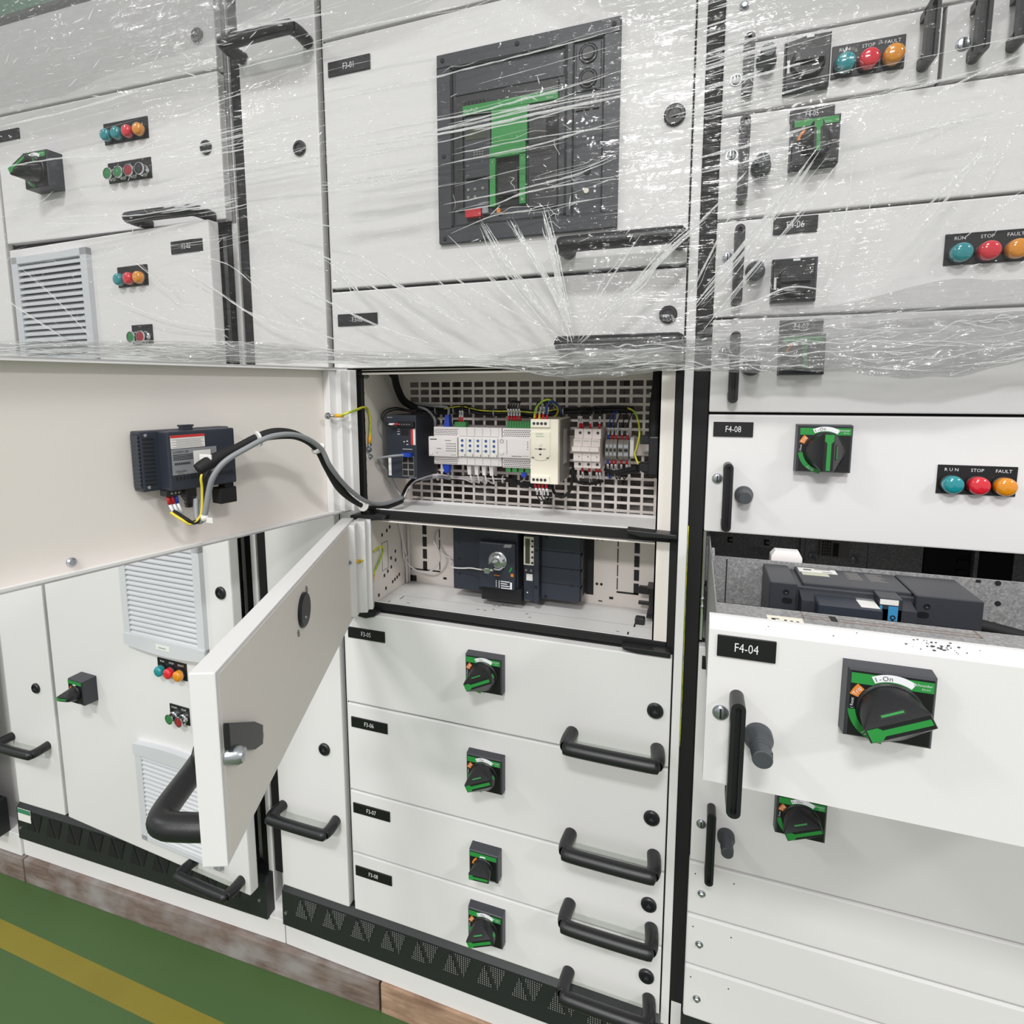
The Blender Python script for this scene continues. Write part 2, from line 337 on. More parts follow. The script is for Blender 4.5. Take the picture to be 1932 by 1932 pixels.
def rotary(t, cx, cz, yf=0.0, ang=205, w=0.071, h=0.069, deep=0.018, kind='breaker', out=0.049, small=False):
    """square plate, green band, round hood that runs up into a blade grip"""
    x0, x1, z0, z1 = cx - w / 2, cx + w / 2, cz - h / 2, cz + h / 2; yp = yf - deep
    b = MB()
    b.hull([(x, yf, z) for x in (x0, x1) for z in (z0, z1)] + [(x0 + 0.0008, yp + 0.002, z0 + 0.0008), (x1 - 0.0008, yp + 0.002, z0 + 0.0008), (x0 + 0.0008, yp + 0.002, z1 - 0.0008), (x1 - 0.0008, yp + 0.002, z1 - 0.0008)] + [(x, yp, z) for x in (x0 + 0.0026, x1 - 0.0026) for z in (z0 + 0.0026, z1 - 0.0026)])
    base = t.add('rotary_switch', b, DARK)
    yt = yp - 0.0008; c0x, c0z = cx, cz - h * 0.035; k = w / 0.071
    fc = MB().box(x0 + 0.0035, x1 - 0.0035, yp - 0.0006, yp + 0.0004, z0 + 0.003, z1 - 0.003)
    t.add('face_plate', fc, NAMEP, base)
    if kind != 'plain':
        t.add('green_band', MB().box(x0 + 0.0035, x1 - 0.0035, yt - 0.0004, yt + 0.0004, z1 - 0.0145 * k, z1 - 0.0045 * k), GREEN, base)
    if kind == 'breaker':
        t.add('on_label', MB().sector(c0x, c0z, 0.0282 * k, 0.0345 * k, 58, 118, yt - 0.0010, yt), LABEL, base)
        t.add('trip_label', MB().sector(c0x, c0z, 0.0275 * k, 0.0345 * k, 140, 160, yt - 0.0010, yt), ORANGE, base)
        t.add('off_band', MB().sector(c0x, c0z, 0.0275 * k, 0.0335 * k, 186, 262, yt - 0.0010, yt), GREEN, base)
        m1 = MB(); 
        for ch, a in (('I', 114), ('-', 108), ('O', 100), ('n', 92)):
            put_text(m1, ch, c0x + 0.0312 * k * math.cos(R(a)), c0z + 0.0312 * k * math.sin(R(a)), yt - 0.0014, 0.0062 * k, a - 90)
        t.add('lettering', m1, INK, base)
        m2 = MB()
        put_text(m2, 'Schneider', x1 - 0.0122 * k, z1 - 0.0078 * k, yt - 0.0010, 0.0036 * k); put_text(m2, 'Electric', x1 - 0.0095 * k, z1 - 0.0113 * k, yt - 0.0010, 0.0022 * k)
        put_text(m2, 'Trip', c0x + 0.031 * k * math.cos(R(150)), c0z + 0.031 * k * math.sin(R(150)), yt - 0.0014, 0.0055 * k, 60)
        for ch, a in (('O', 243), ('f', 235), ('f', 230)): put_text(m2, ch, c0x + 0.0305 * k * math.cos(R(a)), c0z + 0.0305 * k * math.sin(R(a)), yt - 0.0014, 0.0052 * k, a - 90 - 180 + 180)
        put_text(m2, '( Reset', c0x + 0.0305 * k * math.cos(R(174)), c0z + 0.0305 * k * math.sin(R(174)), yt - 0.0010, 0.0036 * k, 88)
        t.add('lettering', m2, LABEL, base)
    elif kind == 'motor':
        t.add('trip_label', MB().sector(c0x, c0z, 0.0225 * k, 0.0275 * k, 128, 168, yt - 0.0010, yt), ORANGE, base)
        t.add('on_label', MB().sector(c0x, c0z, 0.0255 * k, 0.0285 * k, 78, 106, yt - 0.0010, yt), LABEL, base)
        m2 = MB(); put_text(m2, 'Schneider', x1 - 0.0125 * k, z0 + 0.0065 * k, yt - 0.0010, 0.0042 * k); put_text(m2, 'Electric', x1 - 0.0105 * k, z0 + 0.004 * k, yt - 0.0010, 0.002 * k)
        t.add('lettering', m2, LABEL, base)
    else:
        t.add('scale_marks', MB().sector(c0x, c0z, 0.0265 * k, 0.0272 * k, 110, 150, yt - 0.0006, yt).box(c0x - 0.003, c0x + 0.006, yt - 0.0006, yt, z1 - 0.0052, z1 - 0.0022).box(x0 + 0.0032, x0 + 0.0062, yt - 0.0006, yt, cz - 0.012, cz + 0.004), LABEL, base)
    # hood
    rd = (0.0255 if kind == 'breaker' else 0.0225 if kind == 'motor' else 0.0255) * k; d = Vector((math.cos(R(ang)), math.sin(R(ang)))); nn = Vector((-d.y, d.x))
    yb = yf - out; bl = rd * (1.02 if kind != 'plain' else 0.8); bw = 0.0062 * k
    def bp(u, v, y): q = Vector((c0x, c0z)) + d * u + nn * v; return (q.x, y, q.y)
    hd = MB().lathe([(rd * 1.06, 0.001), (rd * 1.06, -0.002), (rd, -0.0035), (0.0003, -0.0035)], (c0x, yp, c0z), seg=36)
    cpts = [(c0x + rd * 0.98 * math.cos(2 * math.pi * i / 36), yp - 0.003, c0z + rd * 0.98 * math.sin(2 * math.pi * i / 36)) for i in range(36)]
    if kind == 'plain':
        hd.lathe([(rd, -0.003), (rd * 0.98, -0.009), (rd * 0.94, -0.010), (0.0003, -0.010)], (c0x, yp, c0z), seg=36)
        hd.hull([bp(u, v, y) for u in (-rd * .92, rd * .92) for v in (-0.0045, 0.0045) for y in (yp - 0.008,)] + [bp(u, v, yb) for u in (-rd * .85, rd * .85) for v in (-0.003, 0.003)])
    else:
        mid = yp - (out - deep) * 0.28
        cpts += [(c0x + rd * 0.93 * math.cos(2 * math.pi * i / 36), mid, c0z + rd * 0.93 * math.sin(2 * math.pi * i / 36)) for i in range(36)]
        hd.hull(cpts + [bp(u, v, yb) for u in (-bl, bl) for v in (-bw, bw)] + [bp(u, v, yb + 0.0015) for u in (-bl * 1.03, bl * 1.03) for v in (-bw * 1.15, bw * 1.15)])
    hood = t.add('switch_hood', hd, BLACK, base)
    if kind != 'plain':
        g = MB(); e = yb - 0.0007
        q = [bp(-bl * 0.96, -bw * 0.42, e), bp(bl * 0.5, -bw * 0.42, e), bp(bl * 0.62, -bw * 0.9, e), bp(bl * 0.97, -bw * 0.9, e), bp(bl * 0.97, bw * 0.9, e), bp(bl * 0.62, bw * 0.9, e), bp(bl * 0.5, bw * 0.42, e), bp(-bl * 0.96, bw * 0.42, e)]
        g.prism([(a[0], a[2]) for a in q], e, yb + 0.002)
        if kind == 'breaker':
            # locking tab at the far end of the grip, and the green slide seen in the slot of the hood
            a = bp(-rd * 0.99, 0, 0); 
            g.hull([bp(-rd * 1.02, v, y) for v in (-0.0035 * k, 0.0035 * k) for y in (yb + 0.010, yb + 0.020)] + [bp(-rd * 0.86, v, y) for v in (-0.0025 * k, 0.0025 * k) for y in (yb + 0.009, yb + 0.020)])
            vv = lambda q: -rd * 0.93 + q * (rd * 0.93 - bw); yy = lambda q: mid + q * (yb - mid)
            nl = math.hypot(yb - mid, rd * 0.93 - bw); nv, ny = (yb - mid) / nl, -(rd * 0.93 - bw) / nl
            def slit(ua, ub, qa, qb, h0, h1): return [bp(u, vv(q) + nv * h, yy(q) + ny * h) for u in (ua, ub) for q in (qa, qb) for h in (h0, h1)]
            t.add('grip_slot', MB().hull(slit(-rd * 0.42, rd * 0.42, 0.66, 0.84, -0.001, 0.0002)), INK, base)
            g.hull(slit(-rd * 0.36, rd * 0.36, 0.70, 0.77, -0.001, 0.0004))
        t.add('grip_insert', g, GREEN, base)
    return base
def panel_box(t, name, x0, x1, z0, z1, yf=0.0, dep=0.019, m=None, bev=0.0022):
    return t.add(name, MB().box(x0, x1, yf, yf + dep, z0, z1, bev, 2), m or WHITE)
def grille(t, x0, x1, z0, z1, yf, lip, logo=False, n=17):
    th = 0.012; b = 0.021; mb = MB()
    bt, bb = (0.016, 0.026) if lip == 'bottom' else (0.026, 0.014)
    mb.prism([(x0, z0), (x0, z1), (x0 + b, z1), (x0 + b, z0)], yf - th, yf + 0.001, 0.0012); mb.prism([(x1 - b, z0), (x1 - b, z1), (x1, z1), (x1, z0)], yf - th, yf + 0.001, 0.0012)
    # convex lip
    arc = [(x0 + (x1 - x0) * i / 10, (0.008 * math.sin(math.pi * i / 10))) for i in range(11)]
    if lip == 'bottom':
        mb.prism([(x0, z0 + bb)] + [(x, z0 - d) for x, d in arc] + [(x1, z0 + bb)], yf - th - 0.002, yf + 0.001); mb.box(x0, x1, yf - th, yf + 0.001, z1 - bt, z1, 0.0012)
    else:
        mb.prism([(x0, z1 - bt)] + [(x, z1 + d) for x, d in arc] + [(x1, z1 - bt)], yf - th - 0.003, yf + 0.001); mb.box(x0, x1, yf - th, yf + 0.001, z0, z0 + bb, 0.0012)
    g = t.add('vent_grille', mb, GRILLE)
    lv = MB(); a0, a1 = z0 + bb, z1 - bt; st = (a1 - a0) / n
    for i in range(n):
        z = a0 + st * i
        lv.prismx([(yf - th + 0.0008, z + st * 0.02), (yf - th + 0.0008, z + st * 0.34), (yf - 0.001, z + st * 1.02), (yf - 0.001, z + st * 0.82)], x0 + b - 0.001, x1 - b + 0.001)
    t.add('louvres', lv, GRILLE, g)
    t.add('filter_mat', MB().box(x0 + b, x1 - b, yf - 0.0012, yf - 0.0004, a0, a1), DARK, g)
    if logo:
        t.add('maker_tag', MB().box((x0 + x1) / 2 - 0.02, (x0 + x1) / 2 + 0.022, yf - th - 0.0026, yf - th - 0.001, z0 + 0.006, z0 + 0.017), PAPER, g)
        t.add('lettering', put_text(MB(), 'Schneider', (x0 + x1) / 2, z0 + 0.0115, yf - th - 0.003, 0.006), GREENTAG, g)
# ------------------------------------------------------------------ the setting
ZT = 2.205
fl = MB().box(-4.2, 3.2, -4.0, -0.186, 0.0, 0.05).box(-4.2, 3.2, -0.135, 1.6, 0.0, 0.05).mat(1).box(-4.2, 3.2, -0.186, -0.135, 0.0, 0.05)
o = single('floor', None, None, fl, [FLOORG, FLOORY]); o['kind'] = 'structure'
o = single('wall_back', None, None, MB().box(-4.2, 3.2, 1.6, 1.65, 0.05, 4.2), HALLGREEN); o['kind'] = 'structure'
def plank(label, x0, x1, p0, p1, z1, m):
    a = math.atan2(p1[1] - p0[1], p1[0] - p0[0]); fr = Frame(p0[0], p0[1], a); L = math.hypot(p1[0] - p0[0], p1[1] - p0[1])
    mb = MB().box(0.0015, L - 0.0015, -0.004, 0.09, 0.05, z1, 0.003, 2)
    single('wooden_plank', label, 'plank', mb, m, fr, (L / 2, 0, 0.05), 'timber packing under the cabinets').location = fr.pt(L / 2, 0, 0.05)
plank('weathered wooden plank under the leftmost cabinet, meeting the long plank end to end', 0, 0, (-2.75, -0.071), (-1.695, -0.036), 0.12, WOODG)
plank('long grey-brown weathered wooden plank on the green floor below the grilled black kick plates', 0, 0, (-1.693, -0.036), (-0.597, 0.0), 0.121, WOODG)
plank('pale orange-brown wooden plank right of the long grey one on the green floor', 0, 0, (-0.595, 0.0), (0.75, 0.0), 0.123, WOODO)
# ------------------------------------------------------------------ cabinets (carcass, seals, kick plates, plinths)
def kick(t, u0, u1, y0, y1, z0, z1, tri=PUNCH):
    k = t.add('kick_plate', MB().prismx([(y0, z0), (y1, z0), (y1, z1), (y0 + 0.012, z1), (y0 + 0.0015, z1 - 0.012)], u0, u1), KICK)
    if tri:
        n = int((u1 - u0 - 0.05) / 0.0735); mb = MB(); za, zb = z0 + 0.034, z1 - 0.016
        for i in range(n):
            x = u0 + 0.035 + i * 0.0735
            mb.prism([(x, za), (x + 0.034, za), (x + 0.0165, zb)], y0 - 0.0006, y0 + 0.001); mb.prism([(x + 0.027, zb), (x + 0.062, zb), (x + 0.045, za)], y0 - 0.0006, y0 + 0.001)
        t.add('punched_vents', mb, tri, k)
    for x, z in ((u0 + 0.009, z0 + 0.032), (u1 - 0.02, z0 + 0.045)):
        t.add('screw', MB().lathe([(0.0042, 0.0005), (0.004, -0.0015), (0.0003, -0.0022)], (x, y0, z), seg=14), ZINC, k)
    return k
# middle cabinet
c3 = Thing('switchgear_cabinet', 'middle white switchgear cabinet with two opened compartments and black kick plate', 'electrical cabinet', WORLD, (-0.43, 0.25, 0.12), 'white switchgear cabinets')
f = MB().box(-0.0165, -0.0028, -0.001, 0.5, 0.18, ZT, 0.001, 1).box(-0.668, -0.616, 0.0205, 0.05, 0.27, ZT).box(-0.8705, -0.845, 0.03, 0.05, 0.18, ZT)
f.box(-0.86, -0.857, 0.05, 0.5, 0.12, ZT).box(-0.86, 0, 0.498, 0.5, 0.12, ZT).box(-0.86, 0, 0.03, 0.5, ZT - 0.006, ZT - 0.002)
c3.add('frame', f, WHITE)
g = MB().box(-0.8850, -0.8425, 0.0245, 0.031, 0.28, ZT).box(-0.665, -0.0166, 0.0203, 0.029, 0.272, 0.956).box(-0.665, -0.0166, 0.0203, 0.029, 1.4365, ZT).box(-0.84, -0.669, 0.0203, 0.029, 0.272, ZT)
g.box(-0.620, -0.606, 0.0195, 0.028, 0.956, 1.4365, 0.0015, 1).box(-0.0300, -0.0166, 0.0195, 0.028, 0.956, 1.4365, 0.0015, 1)
g.box(-0.606, -0.030, 0.0195, 0.03, 1.1455, 1.1640, 0.0015, 1).box(-0.606, -0.030, 0.0195, 0.03, 0.9570, 0.9730, 0.0015, 1)
c3.add('door_seal', g, GASKET)
iw = MB().box(-0.6145, -0.6118, 0.021, 0.44, 0.957, 1.4365)
iw.mat(1)
for k in range(9): iw.box(-0.6119, -0.6114, 0.032, 0.036, 1.18 + k * 0.0262, 1.186 + k * 0.0262)
for k in range(8): iw.box(-0.6119, -0.6114, 0.031, 0.035, 0.975 + k * 0.021, 0.980 + k * 0.021)
for y, z in ((0.085, 1.09), (0.105, 1.095), (0.118, 1.10), (0.09, 1.0), (0.105, 1.005), (0.12, 1.01), (0.12, 1.03), (0.14, 1.04), (0.14, 1.02), (0.125, 0.975), (0.135, 0.977), (0.145, 0.979), (0.155, 0.982), (0.095, 0.97), (0.115, 1.12), (0.065, 0.965)):
    iw.box(-0.6119, -0.6114, y, y + 0.006, z, z + 0.007)
for y in (0.085, 0.11): iw.box(-0.6119, -0.6114, y, y + 0.0007, 1.015, 1.075)
for y0_, z_ in ((0.085, 1.075), (0.085, 1.015)):
    for q in range(3): iw.box(-0.6119, -0.6114, y0_ + q * 0.009, y0_ + 0.006 + q * 0.009, z_, z_ + 0.0012)
c3.add('compartment_side', iw, [INNER, INK])
for y, z in ((0.045, 1.29), (0.048, 1.265), (0.03, 1.425), (0.042, 1.425), (0.06, 1.163), (0.034, 0.967), (0.03, 1.134)):
    c3.add('side_bolt', MB().cyl((-0.6118, y, z), 0.0052, 0.003, 'x', 12).cyl((-0.6118, y, z), 0.0034, 0.006, 'x', 6), ZINC)
c3.add('compartment_side', MB().box(-0.0535, -0.0300, 0.021, 0.024, 0.973, 1.1455).box(-0.0535, -0.0300, 0.021, 0.024, 1.164, 1.4365).box(-0.0535, -0.051, 0.021, 0.44, 0.957, 1.4365), INNER)
sh = MB().box(-0.612, -0.0535, 0.03, 0.22, 1.1455, 1.1480).box(-0.612, -0.0535, 0.0225, 0.0245, 1.1445, 1.1660).box(-0.612, -0.0535, 0.186, 0.19, 1.148, 1.1530)
sh.mat(1)
for x, y in ((-0.36, 0.11), (-0.345, 0.12), (-0.33, 0.128), (-0.375, 0.125), (-0.36, 0.135), (-0.2, 0.12), (-0.12, 0.11)): sh.box(x, x + 0.006, y, y + 0.003, 1.1479, 1.1483)
c3.add('compartment_shelf', sh, [WHITE, LABEL], label='upper white shelf')
s2 = MB().box(-0.612, -0.0535, 0.03, 0.24, 0.9535, 0.9565).box(-0.612, -0.0535, 0.0225, 0.0245, 0.9565, 0.9745)
s2.mat(1)
for x, y in ((-0.40, 0.09), (-0.385, 0.09), (-0.30, 0.10), (-0.29, 0.085), (-0.36, 0.13), (-0.35, 0.13), (-0.375, 0.12), (-0.365, 0.12), (-0.37, 0.1), (-0.55, 0.075), (-0.12, 0.075)): s2.box(x, x + 0.006, y, y + 0.0018, 0.9564, 0.9567)
s2.box(-0.612, -0.0535, 0.112, 0.1124, 0.9564, 0.9566).box(-0.092, -0.089, 0.105, 0.122, 0.9564, 0.9567).box(-0.10, -0.097, 0.068, 0.08, 0.9564, 0.9567).box(-0.575, -0.573, 0.09, 0.108, 0.9564, 0.9567).box(-0.59, -0.588, 0.062, 0.075, 0.9564, 0.9567)
c3.add('compartment_shelf', s2, [WHITE, INK], label='lower white shelf')
c3.add('compartment_roof', MB().box(-0.612, -0.0535, 0.021, 0.22, 1.4315, 1.4345).box(-0.612, -0.0535, 0.021, 0.023, 1.4275, 1.4365), INNER)
c3.add('compartment_roof', MB().box(-0.612, -0.0535, 0.021, 0.23, 1.1405, 1.1430), INNER)
c3.add('compartment_back', MB().box(-0.62, -0.04, 0.44, 0.442, 0.95, 1.44), INNER)
# perforated plate: bars leave the rows of openings
pp = MB(); PX, PZ, HW, HH = 0.02535, 0.01633, 0.0202, 0.0110
xL, xR, zB, zTp = -0.612, -0.062, 1.149, 1.4315
for j in range(18):
    zt = 1.4143 - j * PZ; lo = zt if j < 17 else zB + 0.0001; hi = (1.4143 - (j - 1) * PZ - HH) if j else zTp
    if j < 17: pp.box(xL, xR if j else xR, 0.2, 0.2015, zt, hi)
pp.box(xL, xR, 0.2, 0.2015, zB, 1.4143 - 16 * PZ - HH + 0.0003)
for i in range(21):
    x0_ = -0.5956 + i * PX; pp.box((xL if i == 0 else x0_ - PX + HW), x0_, 0.2001, 0.2014, zB, zTp)
pp.box(-0.5956 + 20 * PX + HW, xR, 0.2001, 0.2014, zB, zTp)
c3.add('perforated_plate', pp, INNER)
bb = MB()
for x in (-0.55, -0.42, -0.29, -0.16, -0.07): bb.box(x, x + 0.018, 0.30, 0.32, 1.149, 1.4315)
for z in (1.19, 1.26, 1.33, 1.40): bb.box(-0.61, -0.055, 0.33, 0.345, z, z + 0.02)
c3.add('rear_busbar_frame', bb, mat('brown_grey_bar', srgb(138, 126, 122), 0.5))
mp = MB().box(-0.612, -0.0535, 0.2, 0.2018, 0.9565, 1.1405); mp.mat(1)
for k in range(4): mp.box(-0.5722, -0.5622, 0.1990, 0.2003, 1.0715 - k * 0.0285, 1.0940 - k * 0.0285); mp.box(-0.1020, -0.0920, 0.1990, 0.2003, 1.0715 - k * 0.0285, 1.0940 - k * 0.0285)
mp.box(-0.5312, -0.5292, 0.199, 0.2003, 0.992, 1.062).box(-0.5312, -0.5292, 0.199, 0.2003, 1.0665, 1.096).box(-0.604, -0.5295, 0.199, 0.2003, 0.9862, 0.9892).box(-0.522, -0.514, 0.199, 0.2003, 0.9705, 0.9755)
for z0_, z1_ in ((1.082, 1.097), (1.048, 1.078), (1.02, 1.044), (0.992, 1.016)): mp.box(-0.1355, -0.1335, 0.199, 0.2003, z0_, z1_)
mp.box(-0.1355, -0.0920, 0.199, 0.2003, 0.9850, 0.9885).box(-0.150, -0.142, 0.199, 0.2003, 0.970, 0.975).box(-0.172, -0.164, 0.199, 0.2003, 0.9625, 0.9645)
for z in (1.094, 0.9993): mp.prism(circ(-0.1756, z, 0.0028, 12), 0.199, 0.2003); mp.prism(circ(-0.1665, z, 0.0028, 12), 0.199, 0.2003)
mp.box(-0.199, -0.1825, 0.199, 0.2003, 0.975, 1.098).box(-0.606, -0.590, 0.1985, 0.2003, 0.9585, 0.972)
c3.add('mounting_plate', mp, [INNER, INK])
# black corner clips at the ends of the bars
for nm, poly, y0_, y1_ in (('corner_clip', [(-0.628, 1.146), (-0.628, 1.155), (-0.575, 1.159), (-0.553, 1.157), (-0.560, 1.150), (-0.59, 1.146)], 0.0, 0.021), ('corner_clip', [(-0.618, 0.957), (-0.606, 0.965), (-0.575, 0.961), (-0.580, 0.953), (-0.60, 0.947), (-0.62, 0.949)], 0.0, 0.021),
                           ('corner_clip', [(-0.098, 1.162), (-0.098, 1.168), (-0.02, 1.165), (-0.018, 1.158), (-0.075, 1.157)], 0.0, 0.021), ('corner_clip', [(-0.102, 0.966), (-0.098, 0.960), (-0.075, 0.9565), (-0.022, 0.9565), (-0.022, 0.966)], 0.0, 0.021)):
    c3.add(nm, MB().prism(poly, y0_ - 0.004, y1_, 0.0015), BLACK)
bc = MB().box(-0.068, -0.0545, 0.14, 0.17, 0.968, 1.022, 0.001, 1).box(-0.0715, -0.0535, 0.135, 0.175, 0.965, 0.969).box(-0.0715, -0.0535, 0.135, 0.175, 1.02, 1.0235).box(-0.088, -0.068, 0.15, 0.162, 1.006, 1.020, 0.001, 1).box(-0.088, -0.068, 0.15, 0.162, 0.985, 0.989)
bc.box(-0.091, -0.073, 0.118, 0.136, 0.955, 0.969, 0.002, 1)
c3.add('busbar_shutter', bc, BLACK)
kick(c3, -0.846, -0.003, -0.004, 0.03, 0.1795, 0.2760)
c3.add('plinth', MB().box(-0.8455, -0.003, 0.002, 0.5, 0.1225, 0.182, 0.001, 1), WHITE)
# left cabinet
c2 = Thing('switchgear_cabinet', 'white switchgear cabinet on the left with two vent grilles and an ajar lower door', 'electrical cabinet', F2, (-0.43, 0.25, 0.12), 'white switchgear cabinets')
f = MB().box(-0.0395, -0.0255, 0.0205, 0.5, 0.12, ZT, 0.001, 1).box(-0.0255, 0.012, 0.022, 0.06, 0.12, 0.2).box(-0.0850, -0.0665, 0.045, 0.06, 0.28, 1.72).box(-0.86, 0, 0.498, 0.5, 0.12, ZT).box(-0.86, -0.857, 0.05, 0.5, 0.12, ZT).box(-0.86, -0.03, 0.01, 0.5, ZT - 0.006, ZT - 0.002)
c2.add('frame', f, WHITE)
g = MB().box(-0.0570, -0.0397, 0.0240, 0.031, 0.27, 1.735).box(-0.66, -0.105, 0.0245, 0.031, 0.272, 1.735).box(-0.66, -0.0265, 0.0205, 0.031, 1.735, ZT).box(-0.858, -0.664, 0.0205, 0.031, 0.272, ZT).box(-0.66, -0.0397, 0.0205, 0.031, 0.272, 0.29).box(-0.110, -0.055, 0.07, 0.075, 0.28, 1.735)
c2.add('door_seal', g, GASKET)
c2.add('top_edge', MB().box(-0.86, 0.0, -0.006, 0.02, ZT - 0.001, ZT + 0.007), GASKET)
k2 = kick(c2, -0.846, -0.028, -0.006, 0.024, 0.1790, 0.2810, GASKET)
c2.add('plinth', MB().box(-0.846, 0.0120, 0.002, 0.5, 0.1215, 0.1815, 0.001, 1), WHITE)
tg = c2.add('sticker', MB().box(-0.838, -0.790, -0.0075, -0.0059, 0.236, 0.272), PAPER, k2, label='small white sticker with green header')
c2.add('sticker_header', MB().box(-0.838, -0.790, -0.0079, -0.0074, 0.259, 0.272), GREENTAG, k2)
# leftmost cabinet, only its corner in view
c1 = Thing('switchgear_cabinet', 'white switchgear cabinet at the far left edge, only its bottom corner in view', 'electrical cabinet', F2, (-1.29, 0.25, 0.12), 'white switchgear cabinets')
c1.add('frame', MB().box(-1.72, -0.8605, 0.035, 0.5, 0.12, ZT, 0.001, 1), WHITE)
kick(c1, -1.70, -0.8885, -0.034, 0.0, 0.1870, 0.2870, None)
c1.add('plinth', MB().box(-1.71, -0.848, -0.004, 0.5, 0.1215, 0.1865, 0.001, 1), WHITE)
t = Thing('cabinet_door', 'white cabinet door at the far left edge, above the leftmost black kick plate', 'cabinet door', F2, (-1.2, 0, 0.29))
panel_box(t, 'panel', -1.50, -0.8935, 0.2900, 1.70, -0.05, 0.03); lock(t, -0.942, 0.405, -0.05)
# right cabinet
c4 = Thing('switchgear_cabinet', 'right-hand white switchgear cabinet with withdrawable drawers and a black left post', 'electrical cabinet', WORLD, (0.44, 0.25, 0.12), 'white switchgear cabinets')
c4.add('frame', MB().box(0.67, 0.69, 0.0, 0.5, 0.18, ZT).box(0.0, 0.69, 0.498, 0.5, 0.12, ZT).box(0.003, 0.69, 0.03, 0.5, ZT - 0.006, ZT - 0.002).box(0.0005, 0.0175, 0.014, 0.04, 0.12, 0.302), WHITE)
g = MB().box(-0.0026, 0.0205, 0.012, 0.05, 0.302, ZT, 0.001, 1).box(0.0206, 0.67, 0.0205, 0.03, 0.295, 0.985).box(0.0206, 0.67, 0.0205, 0.03, 1.1775, ZT)
c4.add('black_post', g, GASKET)
c4.add('kick_plate', MB().box(0.0178, 0.67, 0.002, 0.03, 0.18, 0.2945), KICK)
c4.add('plinth', MB().box(0.0, 0.69, 0.006, 0.5, 0.1235, 0.18), WHITE)
si = MB().box(0.030, 0.67, 0.03, 0.40, 0.985, 0.988).box(0.030, 0.67, 0.03, 0.40, 1.1775, 1.18).box(0.026, 0.030, 0.03, 0.40, 0.985, 1.18).box(0.03, 0.67, 0.40, 0.402, 0.985, 1.18)
c4.add('drawer_bay', si, GALV)
rl = MB().box(0.0212, 0.0262, 0.004, 0.012, 0.992, 1.174, 0.001, 1).box(0.0225, 0.030, 0.012, 0.2, 1.05, 1.075)
c4.add('slide_rail', rl, CHROME)
c4.add('rail_block', MB().box(0.0265, 0.0345, -0.02, 0.06, 1.035, 1.085, 0.002, 1), BLACK)
for z in (1.062, 1.049): c4.add('rail_bolt', MB().lathe([(0.004, 0), (0.0035, -0.003), (0.0003, -0.0042)], (0.0245, 0.004, z), seg=12), CHROME)
br = MB().box(0.036, 0.213, 0.30, 0.302, 1.078, 1.140); br.mat(1).box(0.074, 0.084, 0.2992, 0.3002, 1.083, 1.095).box(0.142, 0.152, 0.2992, 0.3002, 1.083, 1.095).mat(0).box(0.078, 0.084, 0.2988, 0.3002, 1.087, 1.091).box(0.146, 0.152, 0.2988, 0.3002, 1.087, 1.091)
c4.add('rear_bracket', br, [GALV, INK])
c4.add('rear_post', MB().box(0.207, 0.214, 0.292, 0.34, 1.0, 1.177), GALV)
sk = MB().box(0.216, 0.322, 0.30, 0.303, 1.045, 1.12); c4.add('socket_board', sk, GALV)
so = MB().box(0.240, 0.290, 0.292, 0.2995, 1.072, 1.112)
so.mat(1)
for i in range(4):
    for j in range(5): so.box(0.244 + i * 0.0042, 0.2466 + i * 0.0042, 0.2912, 0.2922, 1.075 + j * 0.006, 1.079 + j * 0.006)
so.box(0.263, 0.272, 0.2905, 0.2922, 1.074, 1.10)
c4.add('plug_socket', so, [RELAY, INK])
for x in (0.231, 0.303): c4.add('guide_pin', MB().lathe([(0.0085, 0), (0.0085, -0.004), (0.004, -0.006), (0.0003, -0.009)], (x, 0.30, 1.068), seg=16), ZINC)
c4.add('rear_panel', MB().box(0.323, 0.411, 0.30, 0.303, 1.0, 1.175), GALV)
c4.add('busbar_socket', MB().box(0.413, 0.482, 0.30, 0.33, 1.045, 1.125).box(0.463, 0.478, 0.296, 0.31, 1.06, 1.066).box(0.463, 0.478, 0.296, 0.31, 1.078, 1.084), GASKET)
c4.add('rear_post', MB().box(0.485, 0.491, 0.29, 0.34, 1.0, 1.177), GALV)
c4.add('busbar_socket', MB().box(0.493, 0.545, 0.30, 0.33, 1.045, 1.125), GASKET)
c4.add('rear_panel', MB().box(0.546, 0.668, 0.30, 0.303, 1.0, 1.175), GALV)
# ------------------------------------------------------------------ doors of the left cabinet
t = Thing('cable_duct_door', 'narrow tall white duct door beside the left vent-grille door, bar handle low on it', 'cabinet door', F2, (-0.753, 0, 0.283), 'narrow duct doors')
panel_box(t, 'panel', -0.8405, -0.6670, 0.2835, 2.198, bev=0.003); lock(t, -0.7230, 0.6332); bar_handle(t, -0.8400, -0.6990, 0.4775)
t = Thing('cabinet_door', 'white top panel of the left cabinet, high up under the stretch film', 'cabinet door', F2, (-0.35, 0, 2.018))
panel_box(t, 'panel', -0.6590, -0.0345, 2.0185, 2.198, bev=0.003); lock(t, -0.0753, 2.0828)
t = Thing('cabinet_door', 'white upper-left door under film with two rows of round lamps and push-buttons', 'cabinet door', F2, (-0.35, 0, 1.738))
panel_box(t, 'panel', -0.6590, -0.0345, 1.7385, 2.0140, bev=0.003); lock(t, -0.0711, 1.8775)
lamp_plate(t, -0.3335, -0.2140, 1.9142, 1.9560, [LENS_T, LENS_T, LENS_R, LENS_A], None); lamp_plate(t, -0.3303, -0.2129, 1.8362, 1.8770, [BTN_G, BTN_G, BTN_R, INK], None, caps=True)
rotary(t, -0.4975, 1.8740, 0.0, 205, 0.074, 0.076, 0.034, out=0.072)
